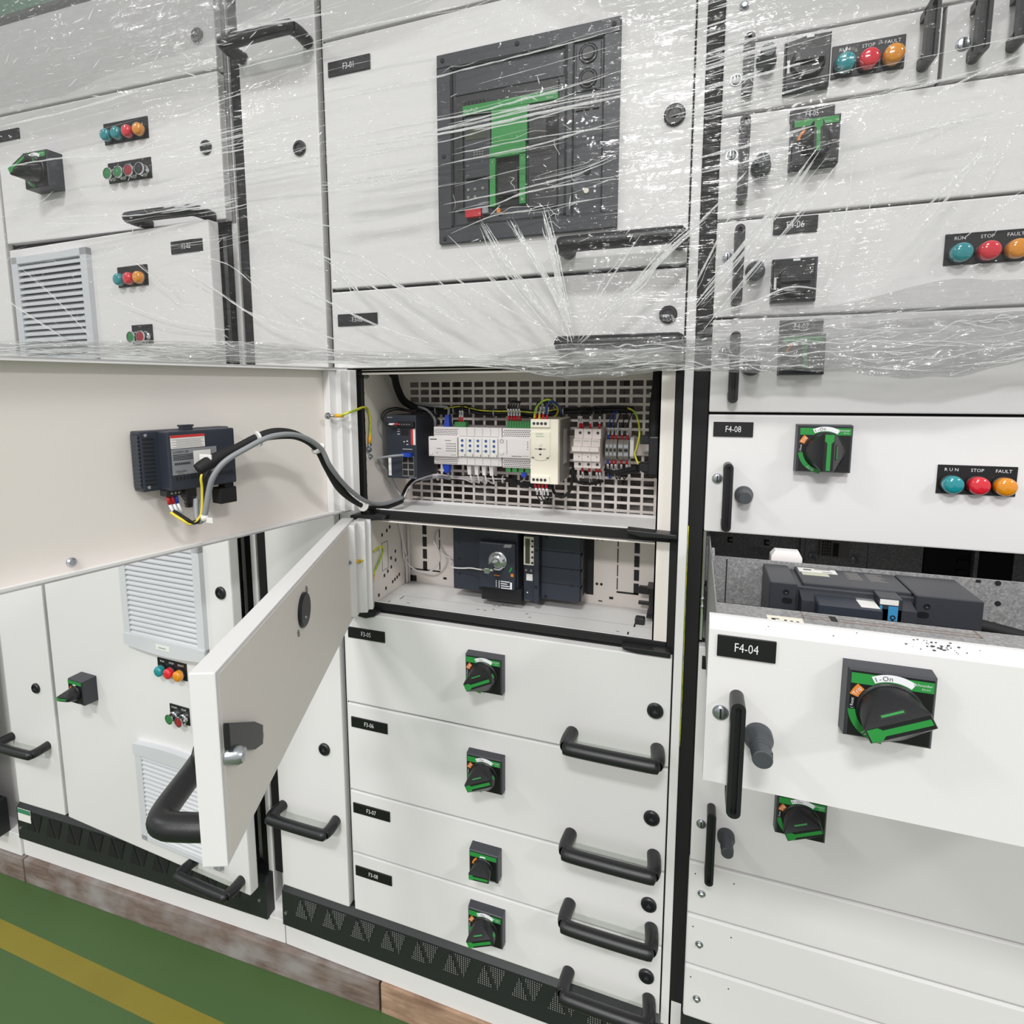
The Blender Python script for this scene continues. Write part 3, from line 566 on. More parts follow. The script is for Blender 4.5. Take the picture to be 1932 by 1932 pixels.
nameplate(t, -0.655, -0.5825, 1.9605, 1.9832, ''); bar_handle(t, -0.2335, -0.0640, 1.7455, out=0.05)
t = Thing('cabinet_door', 'white door left ajar with big vent grilles and a small rotary switch', 'cabinet door', F2D, (0.31, 0, 0.283))
panel_box(t, 'panel', 0.0055, 0.6325, 0.2835, 1.7240, 0.0, 0.025, bev=0.003)
grille(t, 0.0300, 0.2905, 1.4450, 1.7030, 0.0, 'bottom', n=16); grille(t, 0.3060, 0.5590, 0.8220, 1.0760, 0.0, 'bottom', True, n=18); grille(t, 0.3060, 0.5590, 0.3270, 0.5760, 0.0, 'top', n=18)
lamp_plate(t, 0.3700, 0.4593, 1.6140, 1.6555, [LENS_T, LENS_R, LENS_A], None); lamp_plate(t, 0.3998, 0.4607, 1.4955, 1.5355, [BTN_G, BTN_R], None, caps=True)
nameplate(t, 0.5312, 0.6152, 1.6675, 1.6912, 'F2-02')
lock(t, 0.6042, 0.9793)
lamp_plate(t, 0.3965, 0.4870, 0.7600, 0.8003, [LENS_T, LENS_R, LENS_A], ['RUN', 'STOP', 'FAULT']); lamp_plate(t, 0.4249, 0.4850, 0.6540, 0.6953, [BTN_G, BTN_R], ['START', 'STOP'], caps=True)
rotary(t, 0.1465, 0.6800, 0.0, 188, 0.055, 0.062, 0.034, 'motor', out=0.066)
bar_handle(t, 0.4640, 0.6130, 0.3150, out=0.048)
# ------------------------------------------------------------------ doors of the middle cabinet
t = Thing('cable_duct_door', 'narrow tall white duct door at the left of the middle cabinet with two black bar handles', 'cabinet door', WORLD, (-0.755, 0, 0.272), 'narrow duct doors')
panel_box(t, 'panel', -0.8430, -0.6680, 0.2780, 2.198, bev=0.003); lock(t, -0.7138, 0.6398); lock(t, -0.7110, 1.8465)
bar_handle(t, -0.8345, -0.6885, 0.4800); bar_handle(t, -0.8350, -0.6800, 2.0240, out=0.05)
def mid_door(name, label, z0, z1):
    t = Thing(name, label, 'cabinet door', WORLD, (-0.34, 0, z0)); panel_box(t, 'panel', -0.6535, -0.0190, z0, z1); return t
t = mid_door('cabinet_door', 'blank white top panel of the middle cabinet above the large black breaker panel', 2.0215, 2.198)
t = mid_door('cabinet_door', 'white door marked F3-01 framing the large black air circuit breaker', 1.5880, 2.0165)
nameplate(t, -0.6425, -0.5560, 1.9570, 1.9815, 'F3-01'); lock(t, -0.0437, 1.8013, r=0.0155); bar_handle(t, -0.2040, -0.0265, 1.6185, out=0.05, r=0.0122)
t = mid_door('cabinet_door', 'white door marked F3-02, its black handle buried in the bunched film hem', 1.4395, 1.5815)
nameplate(t, -0.6410, -0.5560, 1.5180, 1.5400, 'F3-02'); lock(t, -0.0435, 1.5120); bar_handle(t, -0.2045, -0.0255, 1.4690, out=0.05, r=0.0118)
for nm, z0, z1, pz, sw, lz, hz, kd in (('F3-05', 0.7605, 0.9540, 0.9232, 0.8790, 0.8590, 0.7900, 'breaker'), ('F3-06', 0.5640, 0.7565, 0.7290, 0.6815, 0.6610, 0.5915, 'breaker'), ('F3-07', 0.4185, 0.5600, 0.5345, 0.4930, 0.4939, 0.4490, 'motor'), ('F3-08', 0.2800, 0.4145, 0.3875, 0.3570, 0.3505, 0.3055, 'breaker')):
    t = mid_door('cabinet_door', 'closed white door marked %s with a black and green rotary switch and bar handle' % nm, z0, z1)
    nameplate(t, -0.6440 - (0.003 if nm in ('F3-07', 'F3-08') else 0), -0.5595, pz - 0.0225, pz, nm); lock(t, -0.0432, lz)
    if kd == 'breaker': rotary(t, -0.3460, sw, 0.0, 206, 0.0725, 0.0715)
    else: rotary(t, -0.3470, sw, 0.0, 184, 0.0600, 0.0590, 0.022, 'motor')
    bar_handle(t, -0.1878, -0.0340, hz, out=0.05, r=0.0116)
# opened door of the upper compartment
t = Thing('open_cabinet_door', 'big white compartment door swung open at left, slate display on its inner face', 'cabinet door', D3, (0.3, 0, 1.163))
t.add('panel', MB().box(0.0, 0.637, -0.0235, -0.021, 1.1640, 1.4400), INNER)
lp = MB().box(0.004, 0.637, -0.0212, 0.0, 1.1640, 1.1665).box(0.004, 0.637, -0.0212, 0.0, 1.4375, 1.4400).box(0.634, 0.637, -0.0212, 0.0, 1.164, 1.44).box(0.004, 0.637, -0.0022, 0.0, 1.1640, 1.1700).box(0.004, 0.637, -0.0022, 0.0, 1.4350, 1.4400)
t.add('folded_rim', lp, WHITE)
hp = MB().box(0.002, 0.046, -0.021, -0.004, 1.1660, 1.4360, 0.001, 1).box(0.012, 0.030, -0.006, 0.008, 1.1680, 1.4350, 0.001, 1).box(-0.006, 0.012, -0.016, 0.014, 1.1660, 1.4360, 0.001, 1)
t.add('hinge_profile', hp, WHITE)
t.add('screw', MB().lathe([(0.0062, -0.001), (0.006, 0.002), (0.004, 0.004), (0.0003, 0.0042)], (0.4717, -0.021, 1.1728 + .006), seg=18), ZINC)
# opened door of the lower compartment
t = Thing('open_cabinet_door', 'white compartment door standing open edge-on, black latch cam on its inner face', 'cabinet door', D4, (0.3, 0, 0.96))
t.add('panel', MB().box(0.0, 0.6120, -0.0235, 0.0, 0.9625, 1.1520, 0.0012, 2), WHITE)
t.add('inner_tray', MB().box(0.006, 0.606, -0.001, 0.0008, 0.9670, 1.1475), INNER)
t.add('hinge_profile', MB().box(0.020, 0.052, 0.0, 0.012, 0.972, 1.149, 0.001, 1).box(0.004, 0.024, 0.004, 0.026, 0.969, 1.150, 0.001, 1).box(-0.008, 0.008, 0.006, 0.034, 0.969, 1.150, 0.001, 1), WHITE)
t.add('switch_back_cover', MB().lathe([(0.0235, 0), (0.0235, 0.004), (0.0215, 0.0055), (0.0003, 0.0055)], (0.352, 0.0, 1.1065)), BLACK)
t.add('cover_stud', MB().lathe([(0.0022, 0.005), (0.0018, 0.0075), (0.0003, 0.008)], (0.358, 0.0, 1.0985), seg=10), ZINC)
for u, z in ((0.334, 1.1305), (0.378, 1.0865)):
    t.add('cover_screw', MB().lathe([(0.003, 0.0005), (0.003, 0.002), (0.0003, 0.003)], (u, 0.0, z), seg=10).box(u - 0.0012, u + 0.0012, 0.0, 0.003, z - 0.006, z), RELAY)
t.add('latch_cam', MB().prism([(0.6095, 1.1030), (0.550, 1.0677), (0.530, 1.0517), (0.533, 1.0324), (0.553, 1.0394), (0.6095, 1.0765)], 0.003, 0.008, 0.0008), BLACK)
t.add('latch_shaft', MB().lathe([(0.0085, 0.0), (0.0085, 0.012), (0.0065, 0.016), (0.0003, 0.017)], (0.6000, 0.0, 1.0655)), ZINC)
t.add('latch_screw', MB().lathe([(0.0045, 0.0), (0.004, 0.003), (0.0003, 0.004)], (0.5196, 0.0, 1.0321), seg=14), ZINC)
hd = MB().tube([(0.440, -0.022, 0.990), (0.445, -0.045, 0.990), (0.452, -0.066, 0.990), (0.470, -0.076, 0.990), (0.52, -0.076, 0.990), (0.575, -0.076, 0.990), (0.591, -0.067, 0.990), (0.595, -0.045, 0.990), (0.596, -0.022, 0.990)], 0.0125, 14, sub=5)
t.add('handle', hd, BLACK); lock(t, 0.596, 1.0655, -0.0235)
rotary(t, 0.352, 1.1065 - .03, -0.0235, 205, 0.072, 0.07)
# ------------------------------------------------------------------ drawers of the right cabinet
def drawer(name, label, z0, z1, x0=0.0215, x1=0.668, group=None):
    t = Thing(name, label, 'drawer unit', WORLD, ((x0 + x1) / 2, 0, z0), group); panel_box(t, 'front_panel', x0, x1, z0, z1, 0.0, 0.02); return t
t = Thing('blank_panel', 'white panel with one bolt at the very top of the right cabinet, under film', 'panel', WORLD, (0.34, 0, 1.885)); panel_box(t, 'front_panel', 0.0215, 0.668, 1.8850, 2.198); hex_screw(t, 0.0450, 1.9311)
t = drawer('drawer_unit', 'half-width white drawer at top of the right cabinet with switch and lamps side by side', 1.7915, 1.8815, 0.0215, 0.2810)
slot_handle(t, 0.0530, 1.8070, 1.8830); slot_screw(t, 0.0386, 1.8355); pull_knob(t, 0.0765, 1.8530); rotary(t, 0.1270, 1.8380, 0.0, 0, 0.0560, 0.0680, 0.014, 'plain', out=0.032)
lamp_plate(t, 0.1577, 0.2420, 1.8150, 1.8562, [LENS_T, LENS_R, LENS_A], ['RUN', 'STOP', 'FAULT']); slot_handle(t, 0.2630, 1.8060, 1.8800, out=0.03)
t = drawer('drawer_unit', 'half-width white drawer at the top right corner, only its left handle in view', 1.7915, 1.8815, 0.2850, 0.668)
slot_handle(t, 0.3160, 1.8060, 1.8800, out=0.03); slot_screw(t, 0.3046, 1.8324); slot_handle(t, 0.3560, 1.812, 1.8815, out=0.03)
t = drawer('drawer_unit', 'white drawer marked F4-05 under film with a green rotary switch below its nameplate', 1.6460, 1.7870)
slot_handle(t, 0.0524, 1.6630, 1.7770); slot_screw(t, 0.0373, 1.7339); pull_knob(t, 0.0765, 1.7120); nameplate(t, 0.1103, 0.1654, 1.7660, 1.7826, 'F4-05'); rotary(t, 0.1415, 1.7330, 0.0, 92, 0.0600, 0.0640, 0.018, 'motor', out=0.04)
t = drawer('drawer_unit', 'white drawer marked F4-06 under film with a plain black rotary knob and three lamps', 1.5050, 1.6420)
slot_handle(t, 0.0522, 1.5190, 1.6310); slot_screw(t, 0.0378, 1.5912); pull_knob(t, 0.0760, 1.5680); nameplate(t, 0.0970, 0.1536, 1.6172, 1.6398, 'F4-06'); rotary(t, 0.1268, 1.5515, 0.0, 0, 0.0585, 0.0610, 0.012, 'plain', out=0.03)
lamp_plate(t, 0.3045, 0.3945, 1.5590, 1.5990, [LENS_T, LENS_R, LENS_A], ['RUN', 'STOP', 'FAULT'])
t = drawer('drawer_unit', 'white drawer marked F4-07 half covered by the bunched hem of the film', 1.3625, 1.5010)
slot_handle(t, 0.0530, 1.3765, 1.4810); slot_screw(t, 0.0385, 1.4523); pull_knob(t, 0.0775, 1.4300); nameplate(t, 0.1125, 0.1690, 1.4770, 1.4960, 'F4-07'); rotary(t, 0.1420, 1.4460, 0.0, 95, 0.0590, 0.0580, 0.018, 'motor', out=0.04)
t = drawer('drawer_unit', 'white drawer marked F4-08 just below the film, green switch grip upright, three lamps', 1.1745, 1.3585)
slot_handle(t, 0.0520, 1.1815, 1.2860); slot_screw(t, 0.0375, 1.2593); pull_knob(t, 0.0762, 1.2365); nameplate(t, 0.0288, 0.0848, 1.3250, 1.3474, 'F4-08'); rotary(t, 0.1772, 1.3115, 0.0, 90)
lamp_plate(t, 0.3197, 0.4080, 1.2528, 1.2927, [LENS_T, LENS_R, LENS_A], ['R U N', 'STOP', 'FAULT'])
t = drawer('drawer_unit', 'tall white drawer shaded beneath the pulled-out one, its switch half hidden', 0.6010, 0.9830)
slot_handle(t, 0.0515, 0.5820, 0.7130); slot_screw(t, 0.0368, 0.6715); pull_knob(t, 0.0758, 0.6610, L=0.040, out=True); rotary(t, 0.1800, 0.7330, 0.0, 205); nameplate(t, 0.0270, 0.0830, 0.9457, 0.9677, 'F4-03')
for lb, z0, z1, sz_ in (('uppermost', 0.5000, 0.5975, 0.5425), ('middle', 0.4010, 0.4965, 0.4450), ('lowest', 0.2960, 0.3975, 0.3378)):
    t = Thing('blank_panel', '%s of the three blank white panels with a bolt low on the right cabinet' % lb, 'panel', WORLD, (0.34, 0, z0), 'blank bolted panels')
    panel_box(t, 'front_panel', 0.0205, 0.668, z0, z1, bev=0.0035); hex_screw(t, 0.0424, sz_)
    t.add('pin_holes', MB().prism(circ(0.031, z1 - 0.021, 0.0012, 8), -0.0003, 0.0005).prism(circ(0.092, z1 - 0.021, 0.0012, 8), -0.0003, 0.0005), INK)
# pulled-out drawer
Y = -0.344
t = Thing('drawer_unit', 'white drawer marked F4-04 pulled out towards the viewer, grey breaker visible behind its front', 'drawer unit', WORLD, (0.34, Y, 0.986))
t.add('front_panel', MB().prismx([(Y, 0.9865), (Y, 1.1545), (Y + 0.0015, 1.1575), (Y + 0.014, 1.1645), (Y + 0.019, 1.1648), (Y + 0.019, 0.9865)], 0.0230, 0.6690), WHITE)
cp = MB(); rr = random.Random(3)
for i in range(46):
    x = rr.gauss(0.221, 0.012) if i < 34 else rr.uniform(0.03, 0.45); q = rr.uniform(0.15, 0.95)
    yy = Y + 0.0015 + 0.0125 * q; zz = 1.1575 + 0.0072 * q + 0.0003; s_ = rr.uniform(0.0003, 0.0013) if i < 34 else rr.uniform(0.0003, 0.0008)
    cp.hull([(x + s_ * rr.uniform(.6, 1.6) * math.cos(a), yy + s_ * .7 * math.sin(a), zz + s_ * .7 * math.sin(a) * 0.56 + dz) for a in (0, 1, 2, 3, 4, 5) for dz in (0, 0.0002)])
t.add('chipped_paint', cp, KNOBGREY, kind='stuff')
nameplate(t, 0.0310, 0.0853, 1.1272, 1.1497, 'F4-04', Y); slot_handle(t, 0.0518, 0.9700, 1.0930, Y, 0.028); slot_screw(t, 0.0372, 1.0657, Y); pull_knob(t, 0.0735, 1.0480, Y, L=0.042, out=True)
rotary(t, 0.1785, 1.1075, Y, 207)
sd = MB().box(0.030, 0.0315, Y + 0.019, 0.28, 0.995, 1.1640).box(0.655, 0.6565, Y + 0.019, 0.28, 0.995, 1.164).box(0.030, 0.655, Y + 0.019, 0.28, 0.995, 0.9965)
sd.box(0.0305, 0.655, Y + 0.0185, -0.2850, 1.1610, 1.1630).box(0.0305, 0.655, -0.2865, -0.2850, 1.10, 1.1630)
sd.box(0.0315, 0.655, -0.105, -0.103, 0.996, 1.1648).box(0.0305, 0.034, -0.125, -0.103, 1.0, 1.176)
t.add('tray', sd, GALV)
t.add('tray_slits', MB().box(0.0500, 0.0515, -0.1056, -0.1048, 1.060, 1.1620).box(0.334, 0.339, -0.1056, -0.1048, 1.160, 1.1635), INK)
for x, z in ((0.3560, 1.1615), (0.3560, 1.1090), (0.358, 1.136)): t.add('tray_hole', MB().prism(circ(x, z, 0.0032, 12), -0.1058, -0.1048), INK)
t.add('lid_slot', MB().box(0.114, 0.265, -0.3055, -0.3045, 1.1629, 1.1633).box(0.114, 0.265, -0.2985, -0.2978, 1.1629, 1.1633).box(0.264, 0.265, -0.3055, -0.2870, 1.1629, 1.1633).box(0.114, 0.1148, -0.3055, -0.2870, 1.1629, 1.1633), mat('rust_edge', srgb(128, 104, 92), 0.6))
t.add('lid_slot', MB().box(0.1395, 0.1455, -0.3060, -0.2925, 1.1629, 1.1634), INK)
tp = MB().box(0.079, 0.1125, -0.324, -0.309, 1.1629, 1.1633); p = t.add('paper_tape', tp, CREAM)
mk = MB().box(0.083, 0.0865, -0.323, -0.318, 1.1632, 1.1635).box(0.083, 0.090, -0.3185, -0.3170, 1.1632, 1.1635).box(0.0945, 0.097, -0.323, -0.318, 1.1632, 1.1635).box(0.100, 0.1025, -0.323, -0.319, 1.1632, 1.1635).box(0.1055, 0.108, -0.323, -0.319, 1.1632, 1.1635)
t.add('marker_writing', mk, INK, p)
for x in (0.2935, 0.299): t.add('lid_hole', MB().box(x, x + 0.009, -0.3145 - (x - 0.2935) * 3, -0.3115 - (x - 0.2935) * 3, 1.1629, 1.1634), DARK)
# ------------------------------------------------------------------ large air circuit breaker in door F3-01
t = Thing('air_circuit_breaker', 'large black air circuit breaker with a green T-shaped front set in the upper white door', 'circuit breaker', WORLD, (-0.275, 0, 1.648))
ax0, ax1, az0, az1 = -0.4262, -0.1240, 1.6480, 1.9503
fb = MB().box(ax0, ax1, -0.008, 0.001, 1.9275, az1, 0.001, 1).box(ax0, ax1, -0.008, 0.001, az0, 1.6740, 0.001, 1).box(ax0, -0.4025, -0.008, 0.001, 1.672, 1.93).box(-0.1480, ax1, -0.008, 0.001, 1.672, 1.93).box(-0.2040, -0.1960, -0.008, 0.001, 1.672, 1.93)
bz = t.add('escutcheon', fb, DARK)
t.add('window_seal', MB().box(-0.4030, -0.3985, -0.0075, -0.001, 1.672, 1.93).box(-0.2085, -0.2035, -0.0075, -0.001, 1.672, 1.93).box(-0.403, -0.2035, -0.0075, -0.001, 1.9245, 1.9285).box(-0.403, -0.2035, -0.0075, -0.001, 1.672, 1.677).box(-0.1965, -0.1940, -0.0085, -0.001, 1.672, 1.93).box(-0.1500, -0.1475, -0.0085, -0.001, 1.672, 1.93).box(-0.1965, -0.1475, -0.0085, -0.001, 1.926, 1.929), GASKET, bz)
for x, z in ((-0.4155, 1.9405), (-0.2860, 1.9420), (-0.1345, 1.9400), (-0.4150, 1.7900), (-0.2860, 1.6600), (-0.4150, 1.6560)):
    t.add('bezel_screw', MB().lathe([(0.0038, 0), (0.0034, -0.0014), (0.0003, -0.0018)], (x, -0.008, z), seg=12), GASKET, bz)
fr = t.add('front_cover', MB().box(-0.3990, -0.2080, -0.003, 0.001, 1.676, 1.925), DARK)
t.add('upper_cover', MB().box(-0.3940, -0.2100, -0.0045, -0.002, 1.8830, 1.9200, 0.001, 1), DARK, fr)
hd = MB().prism([(-0.3915, 1.8790), (-0.2180, 1.8790), (-0.2180, 1.8600), (-0.3800, 1.8600), (-0.3800, 1.7000), (-0.3915, 1.7000)], -0.010, -0.002, 0.001)
t.add('arc_hood', hd, BLACK, fr)
sl = MB()
for i in range(6): sl.box(-0.377 + i * 0.0068, -0.3735 + i * 0.0068, -0.0112, -0.0095, 1.858, 1.868)
t.add('hood_slots', sl, GASKET, fr)
gr = MB().box(-0.3785, -0.2185, -0.0115, -0.003, 1.8485, 1.8618).box(-0.3283, -0.2680, -0.0115, -0.003, 1.7945, 1.8490).box(-0.3315, -0.2705, -0.0118, -0.003, 1.7745, 1.7935).box(-0.3315, -0.3218, -0.0118, -0.003, 1.6985, 1.776).box(-0.2805, -0.2705, -0.0118, -0.003, 1.6985, 1.776)
g_ = t.add('green_front', gr, GREEN, fr)
t.add('handle_recess', MB().box(-0.3218, -0.2805, -0.0050, -0.003, 1.6985, 1.7745), GASKET, fr)
t.add('charging_handle', MB().box(-0.3190, -0.2835, -0.0120, -0.004, 1.7130, 1.7520, 0.003, 2), BLACK, fr)
tm = t.add('trip_unit', MB().box(-0.3760, -0.3305, -0.0105, -0.003, 1.7480, 1.8440, 0.0008, 1), DARK, fr)
t.add('display', MB().box(-0.3735, -0.3370, -0.0112, -0.0100, 1.8080, 1.8280), LCD, tm)
mk = MB()
for i in range(4):
    for j in range(3): mk.box(-0.360 + i * 0.0048, -0.3572 + i * 0.0048, -0.0110, -0.0103, 1.787 - j * 0.004, 1.789 - j * 0.004)
mk.box(-0.3735, -0.3680, -0.0110, -0.0103, 1.752, 1.7533).box(-0.3735, -0.3680, -0.0110, -0.0103, 1.768, 1.769)
for i in range(5): mk.box(-0.3735 + i * 0.008, -0.3685 + i * 0.008, -0.0110, -0.0103, 1.833, 1.8342)
t.add('dial_marks', mk, RELAY, tm)
t.add('lower_dials', MB().box(-0.3760, -0.3340, -0.0100, -0.003, 1.7000, 1.7440, 0.0008, 1), DARK, fr)
for x, z in ((-0.3700, 1.7300), (-0.3580, 1.7300), (-0.3440, 1.7300), (-0.3700, 1.718), (-0.358, 1.718)): t.add('dial', MB().lathe([(0.0026, -0.009), (0.0024, -0.0115), (0.0003, -0.0115)], (x, 0, z), seg=12), RELAY, fr)
t.add('trip_button', MB().box(-0.3755, -0.3470, -0.0130, -0.003, 1.6850, 1.6990, 0.001, 1), RED, fr, label='red trip button')
t.add('reset_button', MB().box(-0.3455, -0.3345, -0.0125, -0.003, 1.6890, 1.6990, 0.001, 1), GREYLAB, fr)
t.add('charge_flag', MB().box(-0.3195, -0.3135, -0.0118, -0.003, 1.6880, 1.6950), ORANGE, fr)
rp = t.add('right_cover', MB().box(-0.2665, -0.2185, -0.0085, -0.003, 1.6900, 1.8460, 0.001, 1), BLACK, fr)
t.add('counter_window', MB().box(-0.2375, -0.2200, -0.0092, -0.008, 1.8170, 1.8370).box(-0.2375, -0.2200, -0.0092, -0.008, 1.7950, 1.8150), GASKET, rp)
tx = MB(); put_text(tx, 'Schneider', -0.2335, 1.8578, -0.0119, 0.0070); put_text(tx, 'Electric', -0.2310, 1.8522, -0.0119, 0.0038); put_text(tx, 'ComPacT', -0.3640, 1.8535, -0.0119, 0.0062)
put_text(tx, 'O', -0.2755, 1.7045, -0.0122, 0.0055); put_text(tx, 'I', -0.2755, 1.7680, -0.0122, 0.005); put_text(tx, 'I', -0.3265, 1.768, -0.0122, 0.005)
t.add('lettering', tx, LABEL, fr)
sc = t.add('lock_strip', MB().box(-0.1938, -0.1502, -0.0055, 0.0, 1.6740, 1.9260), DARK)
t.add('lock_block', MB().box(-0.1910, -0.1525, -0.0085, -0.005, 1.8540, 1.9215, 0.001, 1), DARK, sc)
for z in (1.9060, 1.8705):
    t.add('key_lock', MB().lathe([(0.0145, -0.008), (0.0142, -0.0105), (0.0135, -0.0112), (0.0128, -0.0100), (0.0110, -0.0100), (0.0085, -0.0120), (0.0003, -0.0120)], (-0.1722, 0, z)), BLACK, sc)
t.add('lock_slots', MB().box(-0.1905, -0.1795, -0.0080, -0.005, 1.827, 1.850).box(-0.1770, -0.1690, -0.0080, -0.005, 1.827, 1.850).box(-0.1650, -0.1550, -0.0080, -0.005, 1.827, 1.850), BLACK, sc)
sy = MB()
for x0_, z0_ in ((-0.1750, 1.8060), (-0.1670, 1.8080), (-0.1730, 1.783), (-0.165, 1.783), (-0.168, 1.773), (-0.162, 1.774), (-0.1785, 1.709), (-0.161, 1.711), (-0.161, 1.704)): sy.box(x0_, x0_ + 0.0032, -0.0060, -0.0053, z0_, z0_ + 0.0036)
t.add('symbols', sy, LABEL, sc)
t.add('racking_socket', MB().lathe([(0.0065, -0.005), (0.006, -0.0075), (0.0003, -0.0070)], (-0.1720, 0, 1.738)), GASKET, sc)
t.add('position_button', MB().lathe([(0.0045, -0.005), (0.004, -0.008), (0.0003, -0.008)], (-0.1725, 0, 1.7075), seg=14), CREAM, sc)
# ------------------------------------------------------------------ devices on the DIN rail of the upper compartment
yb = 0.199
dr = MB().box(-0.600, -0.075, 0.190, 0.1995, 1.2700, 1.2730).box(-0.600, -0.075, 0.190, 0.1995, 1.3020, 1.3050).box(-0.600, -0.075, 0.196, 0.1995, 1.2700, 1.3050).box(-0.098, -0.086, 0.1945, 0.1962, 1.283, 1.291)
single('din_rail', 'white steel mounting rail along the perforated plate, bare end at right', 'rail', dr, INNER, WORLD, (-0.33, 0.195, 1.27))
# dark network switch
t = Thing('network_switch', 'dark slate network switch with RJ45 sockets at the left of the upper compartment', 'network switch', WORLD, (-0.561, 0.14, 1.217))
t.add('housing', MB().box(-0.5950, -0.5268, 0.0885, 0.1895, 1.2170, 1.3470, 0.0015, 2), DARK2)
t.add('housing_rail_clip', MB().box(-0.585, -0.537, 0.1895, 0.1960, 1.265, 1.31), BLACK)
pl = MB().box(-0.5590, -0.5330, 0.0872, 0.0890, 1.2225, 1.2640)
pk = t.add('port_block', pl, RELAY)
for j in range(3):
    for i in range(2): t.add('port', MB().box(-0.5580 + i * 0.0135, -0.5470 + i * 0.0135, 0.0866, 0.0874, 1.2245 + j * 0.0133, 1.2350 + j * 0.0133), INK, pk)
t.add('terminal_plug', MB().box(-0.5660, -0.5290, 0.0800, 0.0890, 1.3235, 1.3345, 0.0008, 1), BLACK)
t.add('dip_switches', MB().box(-0.5600, -0.5445, 0.0870, 0.0890, 1.3070, 1.3170), BLACK)
wl = t.add('warning_label', MB().box(-0.5335, -0.5285, 0.0878, 0.0890, 1.2870, 1.3195), PAPER); t.add('warning_stripe', MB().box(-0.5385, -0.5335, 0.0878, 0.0890, 1.2870, 1.3195), REDLAB, wl)
t.add('white_label', MB().box(-0.5915, -0.5850, 0.0878, 0.0890, 1.2225, 1.2590), PAPER)
mk = MB(); put_text(mk, 'Schneider', -0.586, 1.3425, 0.0882, 0.0032); put_text(mk, 'Modicon Switch', -0.5365, 1.2195, 0.0882, 0.0026)
for z in (1.318, 1.3135, 1.308): mk.box(-0.5690, -0.5640, 0.0880, 0.0886, z, z + 0.0012)
mk.box(-0.5555, -0.553, 0.088, 0.0886, 1.292, 1.2945).box(-0.5490, -0.5455, 0.088, 0.0886, 1.2935, 1.2955).box(-0.5490, -0.545, 0.088, 0.0886, 1.287, 1.2885).box(-0.5580, -0.5360, 0.088, 0.0886, 1.2775, 1.2785)
for i in range(6): mk.box(-0.5660 + i * 0.0055, -0.5645 + i * 0.0055, 0.0796, 0.0802, 1.3285, 1.3295)
t.add('markings', mk, LABEL)
def cable(name, label, cat, pts, r, m, group=None, seg=8, flat=1.0, base=None):
    b = base or pts[0]
    return single(name, label, cat, MB().tube(pts, r, seg, flat=flat), m, WORLD, b, group)
def plug_cable(label, body, m, pts, r, mc, group=None):
    t = Thing('patch_cable', label, 'cable', WORLD, pts[0], group)
    t.add('plug', body, m); t.add('cord', MB().tube(pts, r, 8), mc); return t
b = MB().hull([(x, y, z) for x in (-0.5560, -0.5340) for y in (0.074, 0.0865) for z in (1.2635, 1.2715)] + [(-0.552, 0.068, z) for z in (1.265, 1.270)] + [(-0.538, 0.068, z) for z in (1.265, 1.270)])
plug_cable('grey patch cable with a blue plug in the top socket of the dark network switch', b, BLUE, [(-0.546, 0.07, 1.268), (-0.565, 0.055, 1.267), (-0.598, 0.06, 1.260), (-0.606, 0.08, 1.248), (-0.599, 0.1, 1.225), (-0.595, 0.12, 1.194), (-0.581, 0.12, 1.172)], 0.0026, GREYW)
b = MB().hull([(x, y, z) for x in (-0.4770, -0.4640) for y in (0.112, 0.130) for z in (1.3225,)] + [(x, y, z) for x in (-0.4745, -0.4665) for y in (0.116, 0.127) for z in (1.3475,)])
plug_cable('grey cable dropping into the controller top with a blue boot', b, BLUE, [(-0.4705, 0.121, 1.345), (-0.4715, 0.128, 1.356), (-0.482, 0.14, 1.362), (-0.501, 0.15, 1.363), (-0.538, 0.165, 1.365), (-0.570, 0.17, 1.369)], 0.0026, GREYW)
b = MB().hull([(x, y, z) for x in (-0.4810, -0.4660) for y in (0.112, 0.130) for z in (1.2465,)] + [(x, y, z) for x in (-0.4775, -0.4690) for y in (0.116, 0.127) for z in (1.2285,)])
plug_cable('grey cable with a blue boot leaving the controller underside at left', b, BLUE, [(-0.4732, 0.121, 1.231), (-0.474, 0.130, 1.219), (-0.482, 0.15, 1.211), (-0.510, 0.165, 1.211), (-0.552, 0.16, 1.204)], 0.0026, GREYW)
# controller (wide pale module with five plug-in cards)
def vents(mb, x0, x1, z0, z1, y):
    n = int((x1 - x0) / 0.0036); r = int((z1 - z0) / 0.0036)
    for j in range(r):
        for i in range(n): 
            cx_, cz_ = x0 + (i + 0.5 + 0.5 * (j % 2)) * 0.0036, z0 + (j + 0.5) * 0.0036
            if cx_ < x1 - 0.001: mb.prism(circ(cx_, cz_, 0.00115, 6), y - 0.0002, y + 0.0003)
t = Thing('controller_module', 'wide pale controller with rows of small blue dials in the upper compartment', 'controller', WORLD, (-0.427, 0.14, 1.247))
t.add('housing', MB().box(-0.4970, -0.3515, 0.108, 0.1905, 1.2475, 1.3235, 0.001, 1), LIGHTG)
t.add('front_panel', MB().box(-0.5045, -0.4415, 0.0985, 0.112, 1.2645, 1.3045, 0.0015, 2), LIGHTG)
vm = MB(); vents(vm, -0.4955, -0.4415, 1.3060, 1.3215, 0.108); vents(vm, -0.4955, -0.4415, 1.2485, 1.2625, 0.108); t.add('vent_holes', vm, INK)
mk = MB(); put_text(mk, 'Schneider', -0.4500, 1.2685, 0.0982, 0.0030)
t.add('maker_print', mk, GREEN)
mk = MB().box(-0.5010, -0.4860, 0.0980, 0.0986, 1.2985, 1.3000)
